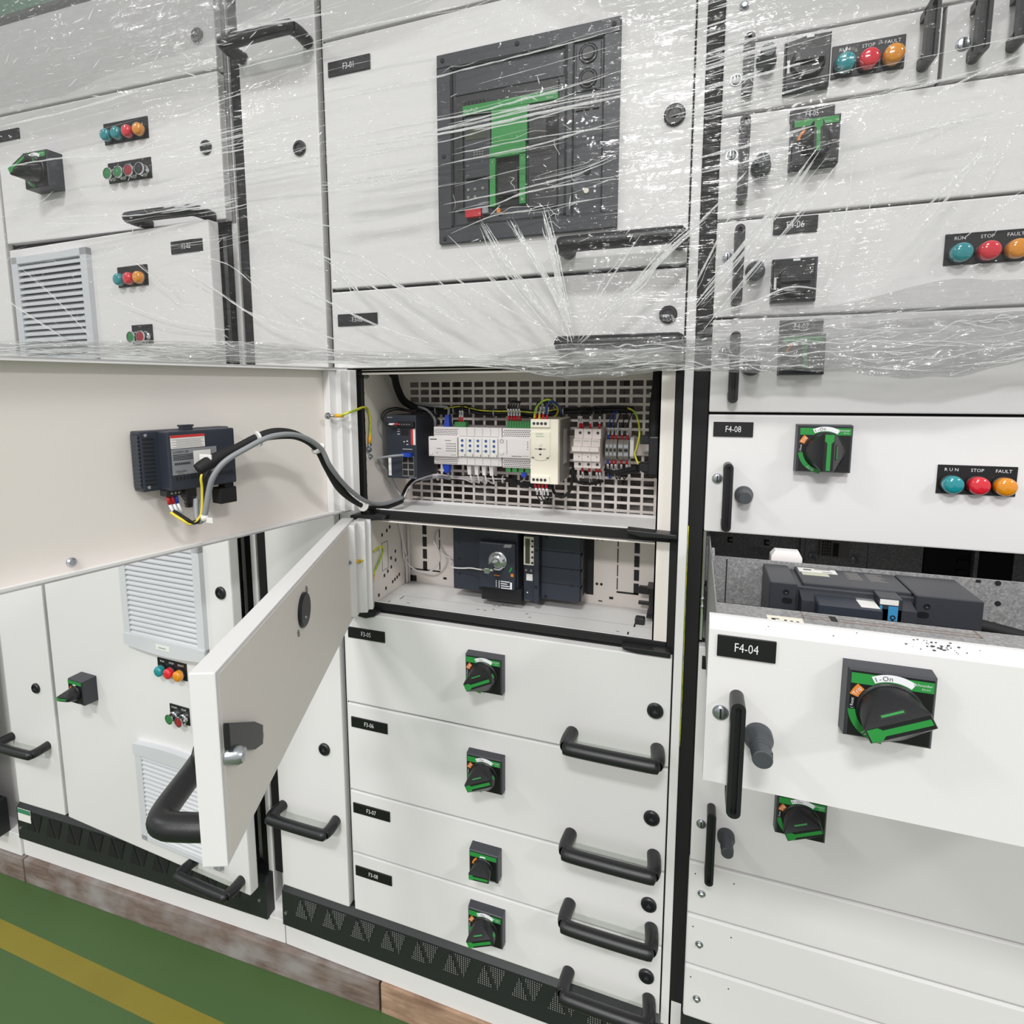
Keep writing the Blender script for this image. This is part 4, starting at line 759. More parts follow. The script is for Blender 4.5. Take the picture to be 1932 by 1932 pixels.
for j in range(4): mk.box(-0.4660, -0.4475, 0.0980, 0.0986, 1.2905 - j * 0.0048, 1.2912 - j * 0.0048).box(-0.4465, -0.4450, 0.0978, 0.0986, 1.2900 - j * 0.0048, 1.2918 - j * 0.0048)
mk.box(-0.468, -0.455, 0.098, 0.0986, 1.2968, 1.2976).box(-0.4860, -0.4845, 0.098, 0.0986, 1.2800, 1.2815).box(-0.4835, -0.4765, 0.098, 0.0986, 1.2803, 1.2811).box(-0.4860, -0.4845, 0.098, 0.0986, 1.2715, 1.273)
t.add('small_print', mk, INK)
t.add('latch_button', MB().lathe([(0.0042, 0.0985), (0.0042, 0.0965), (0.0003, 0.0960)], (-0.4985, 0, 1.2715), seg=16), PAPER)
for k in range(5):
    x0_ = -0.4400 + k * 0.0167; c_ = t.add('plug_in_card', MB().box(x0_, x0_ + 0.0161, 0.1005, 0.112, 1.2655, 1.3030, 0.0008, 1), PAPER)
    t.add('upper_step', MB().box(x0_, x0_ + 0.0161, 0.1060, 0.112, 1.3060, 1.3225, 0.0006, 1), LIGHTG, c_); t.add('lower_step', MB().box(x0_, x0_ + 0.0161, 0.1060, 0.112, 1.2485, 1.2640, 0.0006, 1), LIGHTG, c_)
    for z in (1.2980, 1.2880, 1.2780): t.add('dial', MB().lathe([(0.0027, 0.1008), (0.0024, 0.0988), (0.0003, 0.0986)], (x0_ + 0.0085, 0, z), seg=12), DIALBLUE, c_)
    t.add('card_button', MB().lathe([(0.0027, 0.1008), (0.0025, 0.0995), (0.0003, 0.0993)], (x0_ + 0.0070, 0, 1.2690), seg=12), PAPER, c_)
    t.add('card_marks', MB().box(x0_ + 0.0135, x0_ + 0.0145, 0.1001, 0.1006, 1.2665, 1.271).box(x0_ + 0.002, x0_ + 0.005, 0.1001, 0.1006, 1.2775, 1.2783), INK, c_)
t.add('green_terminal', MB().box(-0.4530, -0.4285, 0.112, 0.128, 1.3230, 1.3340, 0.0008, 1), GREENB)
for k in range(4):
    x = -0.424 + k * 0.0158
    b = MB().hull([(xx, y, z) for xx in (x - 0.0045, x + 0.0045) for y in (0.116, 0.128) for z in (1.2470,)] + [(xx, y, z) for xx in (x - 0.0030, x + 0.0035) for y in (0.118, 0.127) for z in (1.2270,)])
    plug_cable('%s of the four grey plugs under the controller cards' % ('leftmost', 'second from left', 'third from left', 'rightmost')[k], b, LIGHTG, [(x, 0.122, 1.230), (x + 0.002, 0.124, 1.219), (x - 0.001, 0.135, 1.209), (x - 0.014, 0.155, 1.207), (x - 0.040, 0.166, 1.210), (-0.535, 0.165, 1.210)], 0.0018, LIGHTG, 'controller plugs')
t = Thing('interface_module', 'square pale module with round corner dial between the controller and the power supply', 'module', WORLD, (-0.321, 0.14, 1.246))
t.add('housing', MB().box(-0.3500, -0.2905, 0.108, 0.1905, 1.2460, 1.3235, 0.001, 1), LIGHTG)
t.add('front_panel', MB().box(-0.3555, -0.2905, 0.0985, 0.112, 1.2665, 1.3050, 0.0015, 2), LIGHTG)
vm = MB(); vents(vm, -0.3485, -0.2915, 1.3065, 1.3215, 0.108); vents(vm, -0.3485, -0.2915, 1.2470, 1.2640, 0.108); t.add('vent_holes', vm, INK)
t.add('corner_dial', MB().sector(-0.3480, 1.2985, 0.0030, 0.0036, 0, 360, 0.0980, 0.0986, 18), INK)
t.add('latch_button', MB().lathe([(0.0042, 0.0985), (0.0042, 0.0965), (0.0003, 0.0960)], (-0.3480, 0, 1.2770), seg=16), PAPER)
mk = MB()
for j in range(7): mk.box(-0.3385, -0.3372, 0.098, 0.0986, 1.2985 - j * 0.0039, 1.3000 - j * 0.0039)
for j in range(4): mk.box(-0.2968, -0.2952, 0.098, 0.0986, 1.2970 - j * 0.0045, 1.2986 - j * 0.0045)
mk.box(-0.3280, -0.308, 0.098, 0.0986, 1.2700, 1.2708)
t.add('small_print', mk, INK); t.add('maker_print', put_text(MB(), 'Schneider', -0.3000, 1.2710, 0.0982, 0.0030), GREEN)
tb = MB()
for k in range(10): tb.box(-0.3425 + k * 0.0051, -0.3377 + k * 0.0051, 0.112, 0.128, 1.3235, 1.3375, 0.0005, 1)
t.add('green_terminal', tb, GREENB)
for k in range(4): t.add('green_terminal', MB().box(-0.3445 + k * 0.0132, -0.3345 + k * 0.0132, 0.112, 0.126, 1.2370, 1.2460, 0.0006, 1), GREENB)
b = MB().hull([(x, y, z) for x in (-0.3130, -0.3040) for y in (0.114, 0.124) for z in (1.2375, 1.2280)])
plug_cable('short grey cable with a blue plug under the square pale module', b, BLUE, [(-0.3085, 0.119, 1.229), (-0.311, 0.125, 1.221), (-0.325, 0.15, 1.213)], 0.0018, GREYW)
# power supply
t = Thing('power_supply', 'tall cream power supply block in the middle of the upper compartment', 'power supply', WORLD, (-0.261, 0.14, 1.221))
t.add('housing', MB().box(-0.2868, -0.2338, 0.0850, 0.1900, 1.2215, 1.3430, 0.0012, 2).mat(1).box(-0.2342, -0.2334, 0.098, 0.188, 1.223, 1.3415), [CREAM, RELAY])
t.add('side_label', MB().box(-0.23345, -0.2332, 0.130, 0.160, 1.255, 1.322), LIGHTG)
for z0_, z1_ in ((1.3275, 1.3425), (1.2220, 1.2370)):
    b_ = t.add('terminal_strip', MB().box(-0.2860, -0.2490, 0.0815, 0.087, z0_, z1_, 0.001, 1), CREAM)
    for k in range(4): t.add('terminal_screw', MB().lathe([(0.0030, 0.0817), (0.0026, 0.0808), (0.0003, 0.0812)], (-0.2795 + k * 0.0073, 0, (z0_ + z1_) / 2), seg=12), DARK, b_)
p = t.add('label_panel', MB().prism([(-0.2845, 1.3195), (-0.2490, 1.3195), (-0.2490, 1.2750), (-0.2560, 1.2680), (-0.2665, 1.2655), (-0.2775, 1.2680), (-0.2845, 1.2750)], 0.0830, 0.0862, 0.0006), CREAM)
t.add('maker_print', put_text(put_text(MB(), 'Schneider', -0.2690, 1.3160, 0.0826, 0.0036), 'ABL8RPS24050', -0.2680, 1.3112, 0.0826, 0.0026), GREEN, p)
t.add('adjuster', MB().lathe([(0.0034, 0.0832), (0.0030, 0.0815), (0.0003, 0.0815)], (-0.2672, 0, 1.2965), seg=16), PAPER, p)
t.add('small_print', MB().box(-0.2705, -0.2640, 0.0824, 0.0831, 1.2860, 1.2890).box(-0.2780, -0.2720, 0.0824, 0.0831, 1.2872, 1.2880).box(-0.2630, -0.2570, 0.0824, 0.0831, 1.2872, 1.2880).box(-0.2687, -0.2655, 0.0824, 0.0831, 1.2760, 1.2790).box(-0.2840, -0.279, 0.0824, 0.0831, 1.2705, 1.272).box(-0.2555, -0.251, 0.0824, 0.0831, 1.2705, 1.272), INK, p)
# three single-pole breakers
for k, w_ in enumerate(('left', 'middle', 'right')):
    x0_ = -0.2110 + k * 0.0166
    t = Thing('miniature_breaker', '%s one of the three pale single-pole breakers beside the power supply' % w_, 'circuit breaker', WORLD, (x0_ + 0.008, 0.15, 1.25), 'single-pole breakers')
    t.add('body', MB().prismx([(0.190, 1.2500), (0.122, 1.2500), (0.122, 1.2640), (0.1135, 1.2640), (0.1135, 1.3060), (0.122, 1.3060), (0.122, 1.3240), (0.190, 1.3240)], x0_, x0_ + 0.0161), MCBW)
    t.add('toggle', MB().prismx([(0.116, 1.2925), (0.1055, 1.2910), (0.1055, 1.2830), (0.116, 1.2800)], x0_ - 0.0012, x0_ + 0.0150), MCBW)
    for z in (1.3165, 1.2570): t.add('terminal_screw', MB().lathe([(0.0029, 0.1222), (0.0027, 0.1214), (0.0003, 0.1218)], (x0_ + 0.0105, 0, z), seg=12), DARK)
    t.add('maker_print', put_text(MB(), 'Schneider', x0_ + 0.0075, 1.3020, 0.1130, 0.0028), GREEN)
    t.add('flag', MB().box(x0_ + 0.0100, x0_ + 0.0115, 0.1130, 0.1137, 1.2715, 1.2735).box(x0_, x0_ + 0.0161, 0.1131, 0.1137, 1.2785, 1.2788), INK)
names5 = ('first', 'second', 'third', 'fourth', 'fifth')
for k in range(5):
    x0_ = (-0.1560 + k * 0.0073) if k < 3 else (-0.1325 + (k - 3) * 0.0102)
    w_ = 0.0070 if k < 3 else 0.0098
    t = Thing('terminal_block', '%s from the left of the five grey terminal blocks right of the pale breakers' % names5[k], 'terminal block', WORLD, (x0_ + w_ / 2, 0.16, 1.265), 'grey terminal blocks')
    t.add('body', MB().prismx([(0.190, 1.2640), (0.150, 1.2640), (0.139, 1.2720), (0.139, 1.2960), (0.150, 1.3030), (0.190, 1.3030)], x0_, x0_ + w_), RELAY)
    t.add('terminal_screw', MB().box(x0_ + 0.0012, x0_ + w_ - 0.0012, 0.1382, 0.1392, 1.2735, 1.2790).box(x0_ + 0.0012, x0_ + w_ - 0.0012, 0.1382, 0.1392, 1.2885, 1.2940), ZINC)
    t.add('jumper_slot', MB().box(x0_ + 0.0014, x0_ + w_ - 0.0014, 0.1380, 0.1392, 1.2815, 1.2865), INK)
single('end_stop', 'pale slotted end stop at the right end of the terminal blocks', 'rail clamp', MB().prismx([(0.190, 1.2680), (0.150, 1.2680), (0.140, 1.2730), (0.140, 1.3030), (0.150, 1.3080), (0.190, 1.3080)], -0.1105, -0.1035), PAPER, WORLD, (-0.107, 0.16, 1.268))
# sleeves and clips at the right
t = Thing('cable_sleeve', 'black braided cable sleeve down the right side of the upper compartment', 'cable sleeve', WORLD, (-0.064, 0.11, 1.25))
t.add('sleeve', MB().tube([(-0.066, 0.165, 1.4300), (-0.066, 0.14, 1.395), (-0.067, 0.12, 1.369), (-0.067, 0.112, 1.341), (-0.066, 0.106, 1.310)], 0.0088, 12), GASKET)
t.add('cable_tie', MB().lathe([(0.0094, 0), (0.0094, 0.003)], (-0.0655, 0.14, 1.388), 'z', 16).box(-0.0775, -0.0725, 0.134, 0.139, 1.3885, 1.391), PAPER)
t.add('clip', MB().box(-0.0735, -0.0562, 0.094, 0.130, 1.2450, 1.3150, 0.003, 2).box(-0.0900, -0.0735, 0.112, 0.122, 1.2990, 1.3150, 0.001, 1).box(-0.0905, -0.0720, 0.105, 0.125, 1.2510, 1.2665, 0.002, 1), BLACK)
t.add('clip_foot', MB().hull([(-0.092, 0.12, 1.250), (-0.058, 0.10, 1.2390), (-0.056, 0.10, 1.252), (-0.092, 0.125, 1.256), (-0.058, 0.13, 1.240), (-0.056, 0.13, 1.252)]), BLACK)
# ------------------------------------------------------------------ cables and wires of the upper compartment
cable('cable_bundle', 'thick black cable loom entering from the top left corner of the upper compartment', 'cable', [(-0.576, 0.085, 1.4310), (-0.579, 0.1, 1.425), (-0.585, 0.12, 1.404), (-0.587, 0.15, 1.376), (-0.576, 0.17, 1.363), (-0.56, 0.175, 1.359)], 0.0082, GASKET, flat=0.75)
TOPC = [(-0.577, 0.172, 1.365), (-0.541, 0.176, 1.357), (-0.5, 0.176, 1.356), (-0.459, 0.174, 1.360), (-0.42, 0.176, 1.353), (-0.381, 0.176, 1.353), (-0.339, 0.174, 1.354), (-0.297, 0.176, 1.350), (-0.247, 0.176, 1.357), (-0.198, 0.172, 1.359), (-0.145, 0.172, 1.361), (-0.108, 0.17, 1.360)]
t = Thing('cable_bundle', 'long black cable loom running above the row of devices on the perforated plate', 'cable', WORLD, TOPC[0])
lm = MB()
for dy, dz, r_ in ((0, 0, 0.0034), (-0.004, -0.0035, 0.003), (0.002, -0.0065, 0.003), (-0.005, 0.0025, 0.0026)): lm.tube([(p_[0], p_[1] + dy + 0.001 * math.sin(i * 2.1 + dz * 900), p_[2] + dz + 0.0012 * math.sin(i * 1.7 + dy * 700)) for i, p_ in enumerate(TOPC)], r_, 8)
t.add('loom', lm, GASKET)
for x, z in ((-0.522, 1.3535), (-0.48, 1.3545), (-0.443, 1.3545), (-0.39, 1.350), (-0.245, 1.354), (-0.185, 1.357)): t.add('cable_tie', MB().lathe([(0.0088, 0), (0.0088, 0.0022)], (x, 0.174, z), 'x', 14), GREYLAB)
cable('earth_wire', 'thin green and yellow wire threaded along the black loom above the devices', 'wire', [(p_[0], p_[1] - 0.0075, p_[2] + 0.0015 + 0.0015 * math.sin(i * 1.3)) for i, p_ in enumerate(TOPC[2:9])], 0.0014, EARTH)
t = Thing('control_wire', 'pair of black wires curling round the left of the dark network switch into its plug', 'wire', WORLD, (-0.577, 0.08, 1.329))
sw = [(-0.566, 0.079, 1.3290), (-0.577, 0.075, 1.3290), (-0.590, 0.07, 1.334), (-0.598, 0.075, 1.344), (-0.597, 0.09, 1.356), (-0.59, 0.12, 1.361), (-0.577, 0.15, 1.356), (-0.555, 0.172, 1.354)]
t.add('cores', MB().tube(sw, 0.0016, 8).tube([(x + 0.0035, y, z - 0.004) for x, y, z in sw], 0.0016, 8), GASKET)
t.add('marker_sleeve', MB().tube([(-0.581, 0.0735, 1.3290), (-0.5695, 0.0785, 1.3290)], 0.0022, 8, sub=1), LABEL); t.add('ferrule', MB().tube([(-0.5695, 0.0785, 1.3290), (-0.562, 0.0805, 1.3290)], 0.0025, 8, sub=1), RED)
cable('control_cable', 'light grey cable curving down from the loom behind the dark network switch', 'cable', [(-0.508, 0.14, 1.320), (-0.506, 0.132, 1.339), (-0.531, 0.15, 1.355), (-0.559, 0.165, 1.362)], 0.0030, GREYW)
BOTC = [(-0.578, 0.12, 1.170), (-0.580, 0.14, 1.184), (-0.572, 0.15, 1.198), (-0.56, 0.16, 1.205), (-0.531, 0.172, 1.212), (-0.481, 0.176, 1.209), (-0.421, 0.176, 1.211), (-0.37, 0.176, 1.212), (-0.338, 0.176, 1.206), (-0.3, 0.176, 1.203), (-0.262, 0.17, 1.206)]
t = Thing('cable_bundle', 'black and grey cable loom running below the row of devices', 'cable', WORLD, BOTC[0])
lm = MB()
for i in range(3): lm.tube([(p_[0], p_[1] - 0.003 * (i - 1), p_[2] + 0.0035 * (i - 1)) for p_ in BOTC], 0.0026, 8)
t.add('loom', lm, GASKET)
t.add('grey_cores', MB().tube([(p_[0] + 0.006, p_[1] - 0.005, p_[2] + 0.001) for p_ in BOTC[:8]], 0.0018, 8).tube([(p_[0] + 0.010, p_[1] - 0.007, p_[2] + 0.004) for p_ in BOTC[1:7]], 0.0018, 8), LIGHTG)
t.add('cable_tie', MB().lathe([(0.0085, 0), (0.0085, 0.0022)], (-0.519, 0.172, 1.211), 'x', 14).lathe([(0.0085, 0), (0.0085, 0.0022)], (-0.371, 0.174, 1.212), 'x', 14), LIGHTG)
cable('earth_wire', 'green and yellow wire arching over the top of the cream power supply', 'wire', [(-0.2815, 0.092, 1.3445), (-0.277, 0.085, 1.362), (-0.266, 0.082, 1.374), (-0.254, 0.09, 1.379), (-0.245, 0.11, 1.370), (-0.250, 0.15, 1.354), (-0.262, 0.17, 1.341)], 0.0019, EARTH)
cable('control_wire', 'blue wire arching over the top of the cream power supply', 'wire', [(-0.2580, 0.092, 1.350), (-0.2565, 0.088, 1.366), (-0.250, 0.093, 1.376), (-0.242, 0.112, 1.369), (-0.244, 0.15, 1.355), (-0.247, 0.17, 1.344)], 0.0022, mat('blue_wire', srgb(36, 62, 128), 0.45))
cable('control_wire', 'thick black wire looping below the cream power supply', 'wire', [(-0.262, 0.158, 1.210), (-0.259, 0.15, 1.204), (-0.252, 0.14, 1.195), (-0.238, 0.14, 1.188), (-0.225, 0.15, 1.199), (-0.222, 0.16, 1.221), (-0.223, 0.162, 1.243)], 0.0030, GASKET)
cable('control_wire', 'thick black wire sagging below the three pale breakers', 'wire', [(-0.223, 0.166, 1.250), (-0.215, 0.162, 1.221), (-0.202, 0.16, 1.214), (-0.178, 0.16, 1.215), (-0.161, 0.16, 1.221)], 0.0028, GASKET)
cable('earth_wire', 'green and yellow wire hanging at the right of the terminal blocks', 'wire', [(-0.118, 0.16, 1.362), (-0.103, 0.14, 1.355), (-0.095, 0.13, 1.336), (-0.092, 0.12, 1.315), (-0.096, 0.12, 1.293), (-0.099, 0.12, 1.279), (-0.092, 0.115, 1.262)], 0.0018, EARTH)
t = Thing('control_wire', 'black wire loom hanging in the corner between terminal blocks and right-hand clip', 'wire', WORLD, (-0.11, 0.15, 1.25))
t.add('loom', MB().tube([(-0.158, 0.16, 1.2440), (-0.140, 0.15, 1.2400), (-0.118, 0.145, 1.246), (-0.095, 0.125, 1.2540)], 0.0042, 8).tube([(-0.135, 0.152, 1.236), (-0.115, 0.145, 1.241), (-0.092, 0.13, 1.248)], 0.0034, 8), GASKET)
ordn = ('first', 'second', 'third', 'fourth', 'fifth')
def ferruled(x, y, z, up, grp, lab, xe, ze, ye, fm=RED, cm=GASKET, lean=0.0):
    d = 1 if up else -1
    t = Thing('control_wire', lab, 'wire', WORLD, (x, y, z), grp)
    t.add('ferrule', MB().tube([(x, y, z - d * 0.002), (x + lean * 0.3, y, z + d * 0.0085)], 0.0023, 8, sub=1), fm)
    t.add('marker_sleeve', MB().tube([(x + lean * 0.3, y, z + d * 0.0075), (x + lean, y + 0.002, z + d * 0.0215)], 0.0020, 8, sub=1), LABEL)
    w = MB().box(x + lean * 0.65 - 0.0006, x + lean * 0.65 + 0.0006, y - 0.0013, y - 0.0008, min(z + d * 0.011, z + d * 0.019), max(z + d * 0.011, z + d * 0.019))
    t.add('printing', w, INK)
    t.add('core', MB().tube([(x + lean, y + 0.002, z + d * 0.021), (x + lean * 1.3, y + 0.006, z + d * 0.029), ((x + xe) / 2, (y + ye) / 2, (z + d * .029 + ze) / 2 + d * 0.005), (xe, ye, ze)], 0.0012, 8), cm)
BW = MATS['blue_wire']
for k in range(2): ferruled(-0.4440 + k * 0.0052, 0.119, 1.3345, True, 'wires on the controller', '%s of the two red-tipped wires on top of the controller' % ('left', 'right')[k], -0.442 + k * 0.004, 1.359, 0.172)
for k in range(5): ferruled(-0.3395 + k * 0.0056, 0.119, 1.3385, True, 'wires on the square module', '%s from the left of five red-tipped wires on top of the square pale module' % ordn[k], -0.334 + k * 0.002, 1.372, 0.150, lean=-0.003)
for k in range(4): ferruled(-0.2795 + k * 0.0073, 0.092, 1.3440, True, 'wires above the power supply', '%s from the left of four wires on top of the cream power supply' % ordn[k], -0.270 + k * 0.006, 1.362, 0.165, YELLOW if k == 1 else RED, lean=0.002)
for k in range(4): ferruled(-0.2795 + k * 0.0070, 0.092, 1.2205, False, 'wires below the power supply', '%s from the left of four wires below the cream power supply' % ordn[k], -0.268 + k * 0.003, 1.182, 0.150, lean=0.004)
for k in range(4): ferruled((-0.2030, -0.1985, -0.1845, -0.1670)[k], 0.138, 1.3250, True, 'wires above the breakers', '%s from the left of four red-tipped wires above the pale breakers' % ordn[k], -0.200 + k * 0.012, 1.360, 0.168, lean=-0.004 if k < 2 else 0)
for k in range(4): ferruled((-0.1985, -0.1850, -0.1715, -0.1655)[k], 0.138, 1.2490, False, 'wires below the breakers', '%s from the left of four red-tipped wires below the pale breakers' % ordn[k], -0.196 + k * 0.010, 1.216, 0.160, lean=0.002)
for k in range(5): ferruled((-0.1525, -0.1452, -0.1380, -0.1270, -0.1170)[k], 0.155, 1.3030, True, 'wires above the terminal blocks', '%s from the left of five wires above the grey terminal blocks' % ordn[k], (-0.140, -0.136, -0.126, -0.116, -0.106)[k], 1.358, 0.168, BLUE if k == 0 else RED, BW if k in (0, 1) else GASKET)
for k in range(5): ferruled((-0.1525, -0.1452, -0.1380, -0.1270, -0.1170)[k], 0.155, 1.2640, False, 'wires below the terminal blocks', '%s from the left of five wires below the grey terminal blocks' % ordn[k], (-0.146, -0.150, -0.134, -0.132, -0.124)[k], 1.228, 0.165, BLUE if k == 0 else RED, BW if k in (0, 1) else GASKET)
# ------------------------------------------------------------------ moulded case breaker in the lower compartment
t = Thing('moulded_case_breaker', 'wide slate moulded case breaker with a metal shaft in the lower compartment', 'circuit breaker', WORLD, (-0.333, 0.17, 0.972))
t.add('left_cover', MB().box(-0.4690, -0.3980, 0.1350, 0.1990, 0.9775, 1.1180, 0.0015, 1), DARK2)
t.add('middle_block', MB().box(-0.3985, -0.3205, 0.1150, 0.1990, 0.9720, 1.1180, 0.0015, 1), DARK2)
md = t.add('drive_housing', MB().box(-0.3975, -0.3215, 0.0980, 0.1170, 1.0020, 1.0960, 0.003, 2), DARK2)
t.add('lower_cover', MB().box(-0.3965, -0.3120, 0.1100, 0.130, 0.9720, 1.0010, 0.001, 1), BLACK)
cb = t.add('trip_column', MB().box(-0.3112, -0.2885, 0.1260, 0.1990, 0.9745, 1.1100, 0.0008, 1), DARK2)
dp = t.add('display_frame', MB().box(-0.3105, -0.2890, 0.1225, 0.127, 1.0490, 1.1070, 0.0006, 1), CREAM)
t.add('display', MB().box(-0.3068, -0.2975, 0.1219, 0.1228, 1.0525, 1.1035), LCD, dp)
for k in range(5): t.add('display_key', MB().lathe([(0.0025, 0.1228), (0.0022, 0.1215), (0.0003, 0.1212)], (-0.2925, 0, 1.0545 + k * 0.0112), seg=10), INK, dp)
for x in (-0.3060, -0.2955): t.add('dial', MB().lathe([(0.0028, 0.1262), (0.0024, 0.1245), (0.0003, 0.1243)], (x, 0, 1.0375), seg=12), RELAY, cb)
mk = MB().box(-0.3050, -0.2930, 0.1252, 0.1262, 1.0170, 1.0300).box(-0.3045, -0.302, 0.1252, 0.1262, 0.990, 0.9925); mk.mat(1)
for i in range(5):
    for j in range(5):
        if (i * 7 + j * 5) % 3: mk.box(-0.3045 + i * 0.0023, -0.3028 + i * 0.0023, 0.1249, 0.1253, 1.0178 + j * 0.0024, 1.0196 + j * 0.0024)
t.add('rating_tag', MB().box(-0.3055, -0.2925, 0.1252, 0.1262, 1.0165, 1.0300).box(-0.3045, -0.302, 0.1252, 0.1262, 0.990, 0.9925), PAPER, cb)
t.add('right_rib', MB().box(-0.2885, -0.2780, 0.1180, 0.199, 0.9750, 1.1120, 0.001, 1), DARK2)
for k in range(4):
    z0_ = 0.9785 + k * 0.0333
    rc = t.add('phase_cover', MB().box(-0.2775, -0.1990, 0.1360, 0.1990, z0_, z0_ + 0.0327, 0.0008, 1), DARK2)
    t.add('side_tab', MB().prismx([(0.136, z0_ + 0.003), (0.136, z0_ + 0.028), (0.150, z0_ + 0.031), (0.150, z0_ + 0.006)], -0.1992, -0.1965), BLACK, rc)
for z in (1.0787, 1.0444, 1.0113): t.add('cover_hole', MB().prism(circ(-0.4545, z, 0.0024, 12), 0.1345, 0.1355), INK); t.add('cover_hole', MB().prism(circ(-0.2150, z, 0.0028, 12), 0.1355, 0.1365), INK)
for x, z in ((-0.4080, 0.9840), (-0.3900, 1.0905), (-0.3560, 1.106), (-0.2680, 1.1050), (-0.2680, 0.9830), (-0.2830, 1.0820), (-0.2830, 1.0070)): t.add('cover_screw', MB().lathe([(0.0032, 0.1345), (0.0026, 0.1325), (0.0003, 0.1325)], (x, -0.018 if -0.40 < x < -0.35 else (-0.016 if x > -0.2840 and x < -0.28 else 0), z), seg=12), BLACK)
t.add('shaft_flange', MB().lathe([(0.0190, 0.098), (0.0190, 0.0945), (0.0165, 0.0935), (0.0172, 0.0905), (0.0150, 0.0890), (0.0158, 0.086), (0.0135, 0.084), (0.0095, 0.083), (0.0090, 0.078), (0.0003, 0.078)], (-0.3560, 0, 1.0600)), CHROME)
t.add('shaft', MB().box(-0.3608, -0.3512, 0.030, 0.080, 1.0552, 1.0648, 0.001, 1).tube([(-0.3670, 0.037, 1.060), (-0.3450, 0.037, 1.060)], 0.0024, 8, sub=1), CHROME)
t.add('trip_flag', MB().prism([(-0.3338, 1.0400), (-0.3290, 1.0490), (-0.3262, 1.0478), (-0.3310, 1.0385)], 0.0972, 0.0985), GREEN, md)
t.add('orange_flag', MB().box(-0.3295, -0.3240, 0.0972, 0.0985, 1.0300, 1.0360).box(-0.3640, -0.3530, 0.0972, 0.0985, 1.0285, 1.0305), ORANGE, md)
mk = MB()
for k, (a, b_) in enumerate(((0.0065, 0.0255), (0.0065, 0.0245), (0.006, 0.0195), (0.006, 0.0245))): mk.box(-0.3565 + a, -0.3565 + b_, 0.0973, 0.0982, 1.0040 + k * 0.0045, 1.0056 + k * 0.0045)
mk.box(-0.3605, -0.3595, 0.0973, 0.0982, 1.0055, 1.0200).box(-0.3545, -0.3532, 0.0973, 0.0982, 1.0040, 1.0200).box(-0.3310, -0.3270, 0.0973, 0.0982, 1.0040, 1.0180)
t.add('rating_print', mk, LABEL, md); t.add('top_label', MB().prism([(-0.3450, 1.0880), (-0.3420, 1.0945), (-0.3270, 1.0955), (-0.3290, 1.0890)], 0.0973, 0.0984), GREYLAB, md)
LG = [(-0.611, 0.17, 1.139), (-0.609, 0.17, 1.101), (-0.607, 0.17, 1.053), (-0.604, 0.17, 1.019), (-0.592, 0.17, 1.006), (-0.572, 0.165, 0.997), (-0.543, 0.16, 0.997), (-0.522, 0.16, 1.012), (-0.511, 0.16, 1.033), (-0.517, 0.16, 1.054), (-0.525, 0.16, 1.069), (-0.527, 0.17, 1.086), (-0.519, 0.18, 1.098), (-0.494, 0.188, 1.1)]
cable('control_cable', 'thin grey cable looping across the back plate of the lower compartment', 'cable', LG, 0.0021, LIGHTG)
cable('control_cable', 'second thin grey cable curling tightly beside the slate breaker', 'cable', [(-0.5205, 0.186, 1.098), (-0.529, 0.175, 1.08), (-0.526, 0.168, 1.062), (-0.511, 0.165, 1.045), (-0.492, 0.16, 1.037), (-0.474, 0.155, 1.038)], 0.0021, LIGHTG)
t = Thing('control_cable', 'bunch of grey cables down the back left corner of the lower compartment', 'cable', WORLD, (-0.606, 0.18, 0.96))
t.add('cords', MB().tube([(-0.6080, 0.150, 1.139), (-0.6085, 0.165, 1.08), (-0.605, 0.18, 1.022), (-0.607, 0.185, 0.958)], 0.0025, 8).tube([(-0.6085, 0.158, 1.139), (-0.6085, 0.175, 1.06), (-0.6085, 0.19, 0.958)], 0.0025, 8).tube([(-0.604, 0.19, 1.139), (-0.6045, 0.192, 0.958)], 0.0028, 8), LIGHTG)
t.add('cable_tie', MB().lathe([(0.0062, 0), (0.0062, 0.003)], (-0.6045, 0.178, 1.020), 'z', 12), PAPER)
cable('control_wire', 'thin white wire running across the slate breaker to its metal shaft', 'wire', [(-0.4715, 0.14, 1.036), (-0.4725, 0.13, 1.029), (-0.463, 0.124, 1.027), (-0.442, 0.120, 1.029), (-0.421, 0.115, 1.033), (-0.39, 0.092, 1.040), (-0.366, 0.060, 1.054)], 0.0015, PAPER)
# ------------------------------------------------------------------ earth straps of the two opened doors
def strap(label, pts, e0, e1):
    t = Thing('earth_strap', label, 'earth wire', WORLD, pts[0])
    t.add('core', MB().tube(pts, 0.0023, 10), EARTH)
    for p_, q_ in ((pts[0], pts[1]), (pts[-1], pts[-2])):
        p_, q_ = Vector(p_), Vector(q_); d = (q_ - p_).normalized()
        lg = t.add('cable_lug', MB().tube([p_ + d * 0.002, p_ + d * 0.018], 0.0034, 10, sub=1), YELLOW, label='yellow sleeved lug')
        t.add('lug_ring', MB().tube([p_ - d * 0.008, p_ + d * 0.004], 0.0026, 8, sub=1), ZINC, lg)
        t.add('lug_bolt', MB().lathe([(0.0062, -0.003), (0.0062, 0.001), (0.0040, 0.001), (0.0036, 0.0045), (0.0003, 0.005)], p_ - d * 0.010, 'x', 14), ZINC, lg)
strap('green and yellow earth strap from the big open door to the upper compartment wall', [(-0.6250, -0.050, 1.3515), (-0.616, -0.045, 1.3515), (-0.60, -0.04, 1.357), (-0.602, -0.01, 1.361), (-0.604, 0.02, 1.365), (-0.608, 0.042, 1.358), (-0.6075, 0.048, 1.336), (-0.6075, 0.045, 1.307), (-0.6078, 0.042, 1.290)], 0, 0)
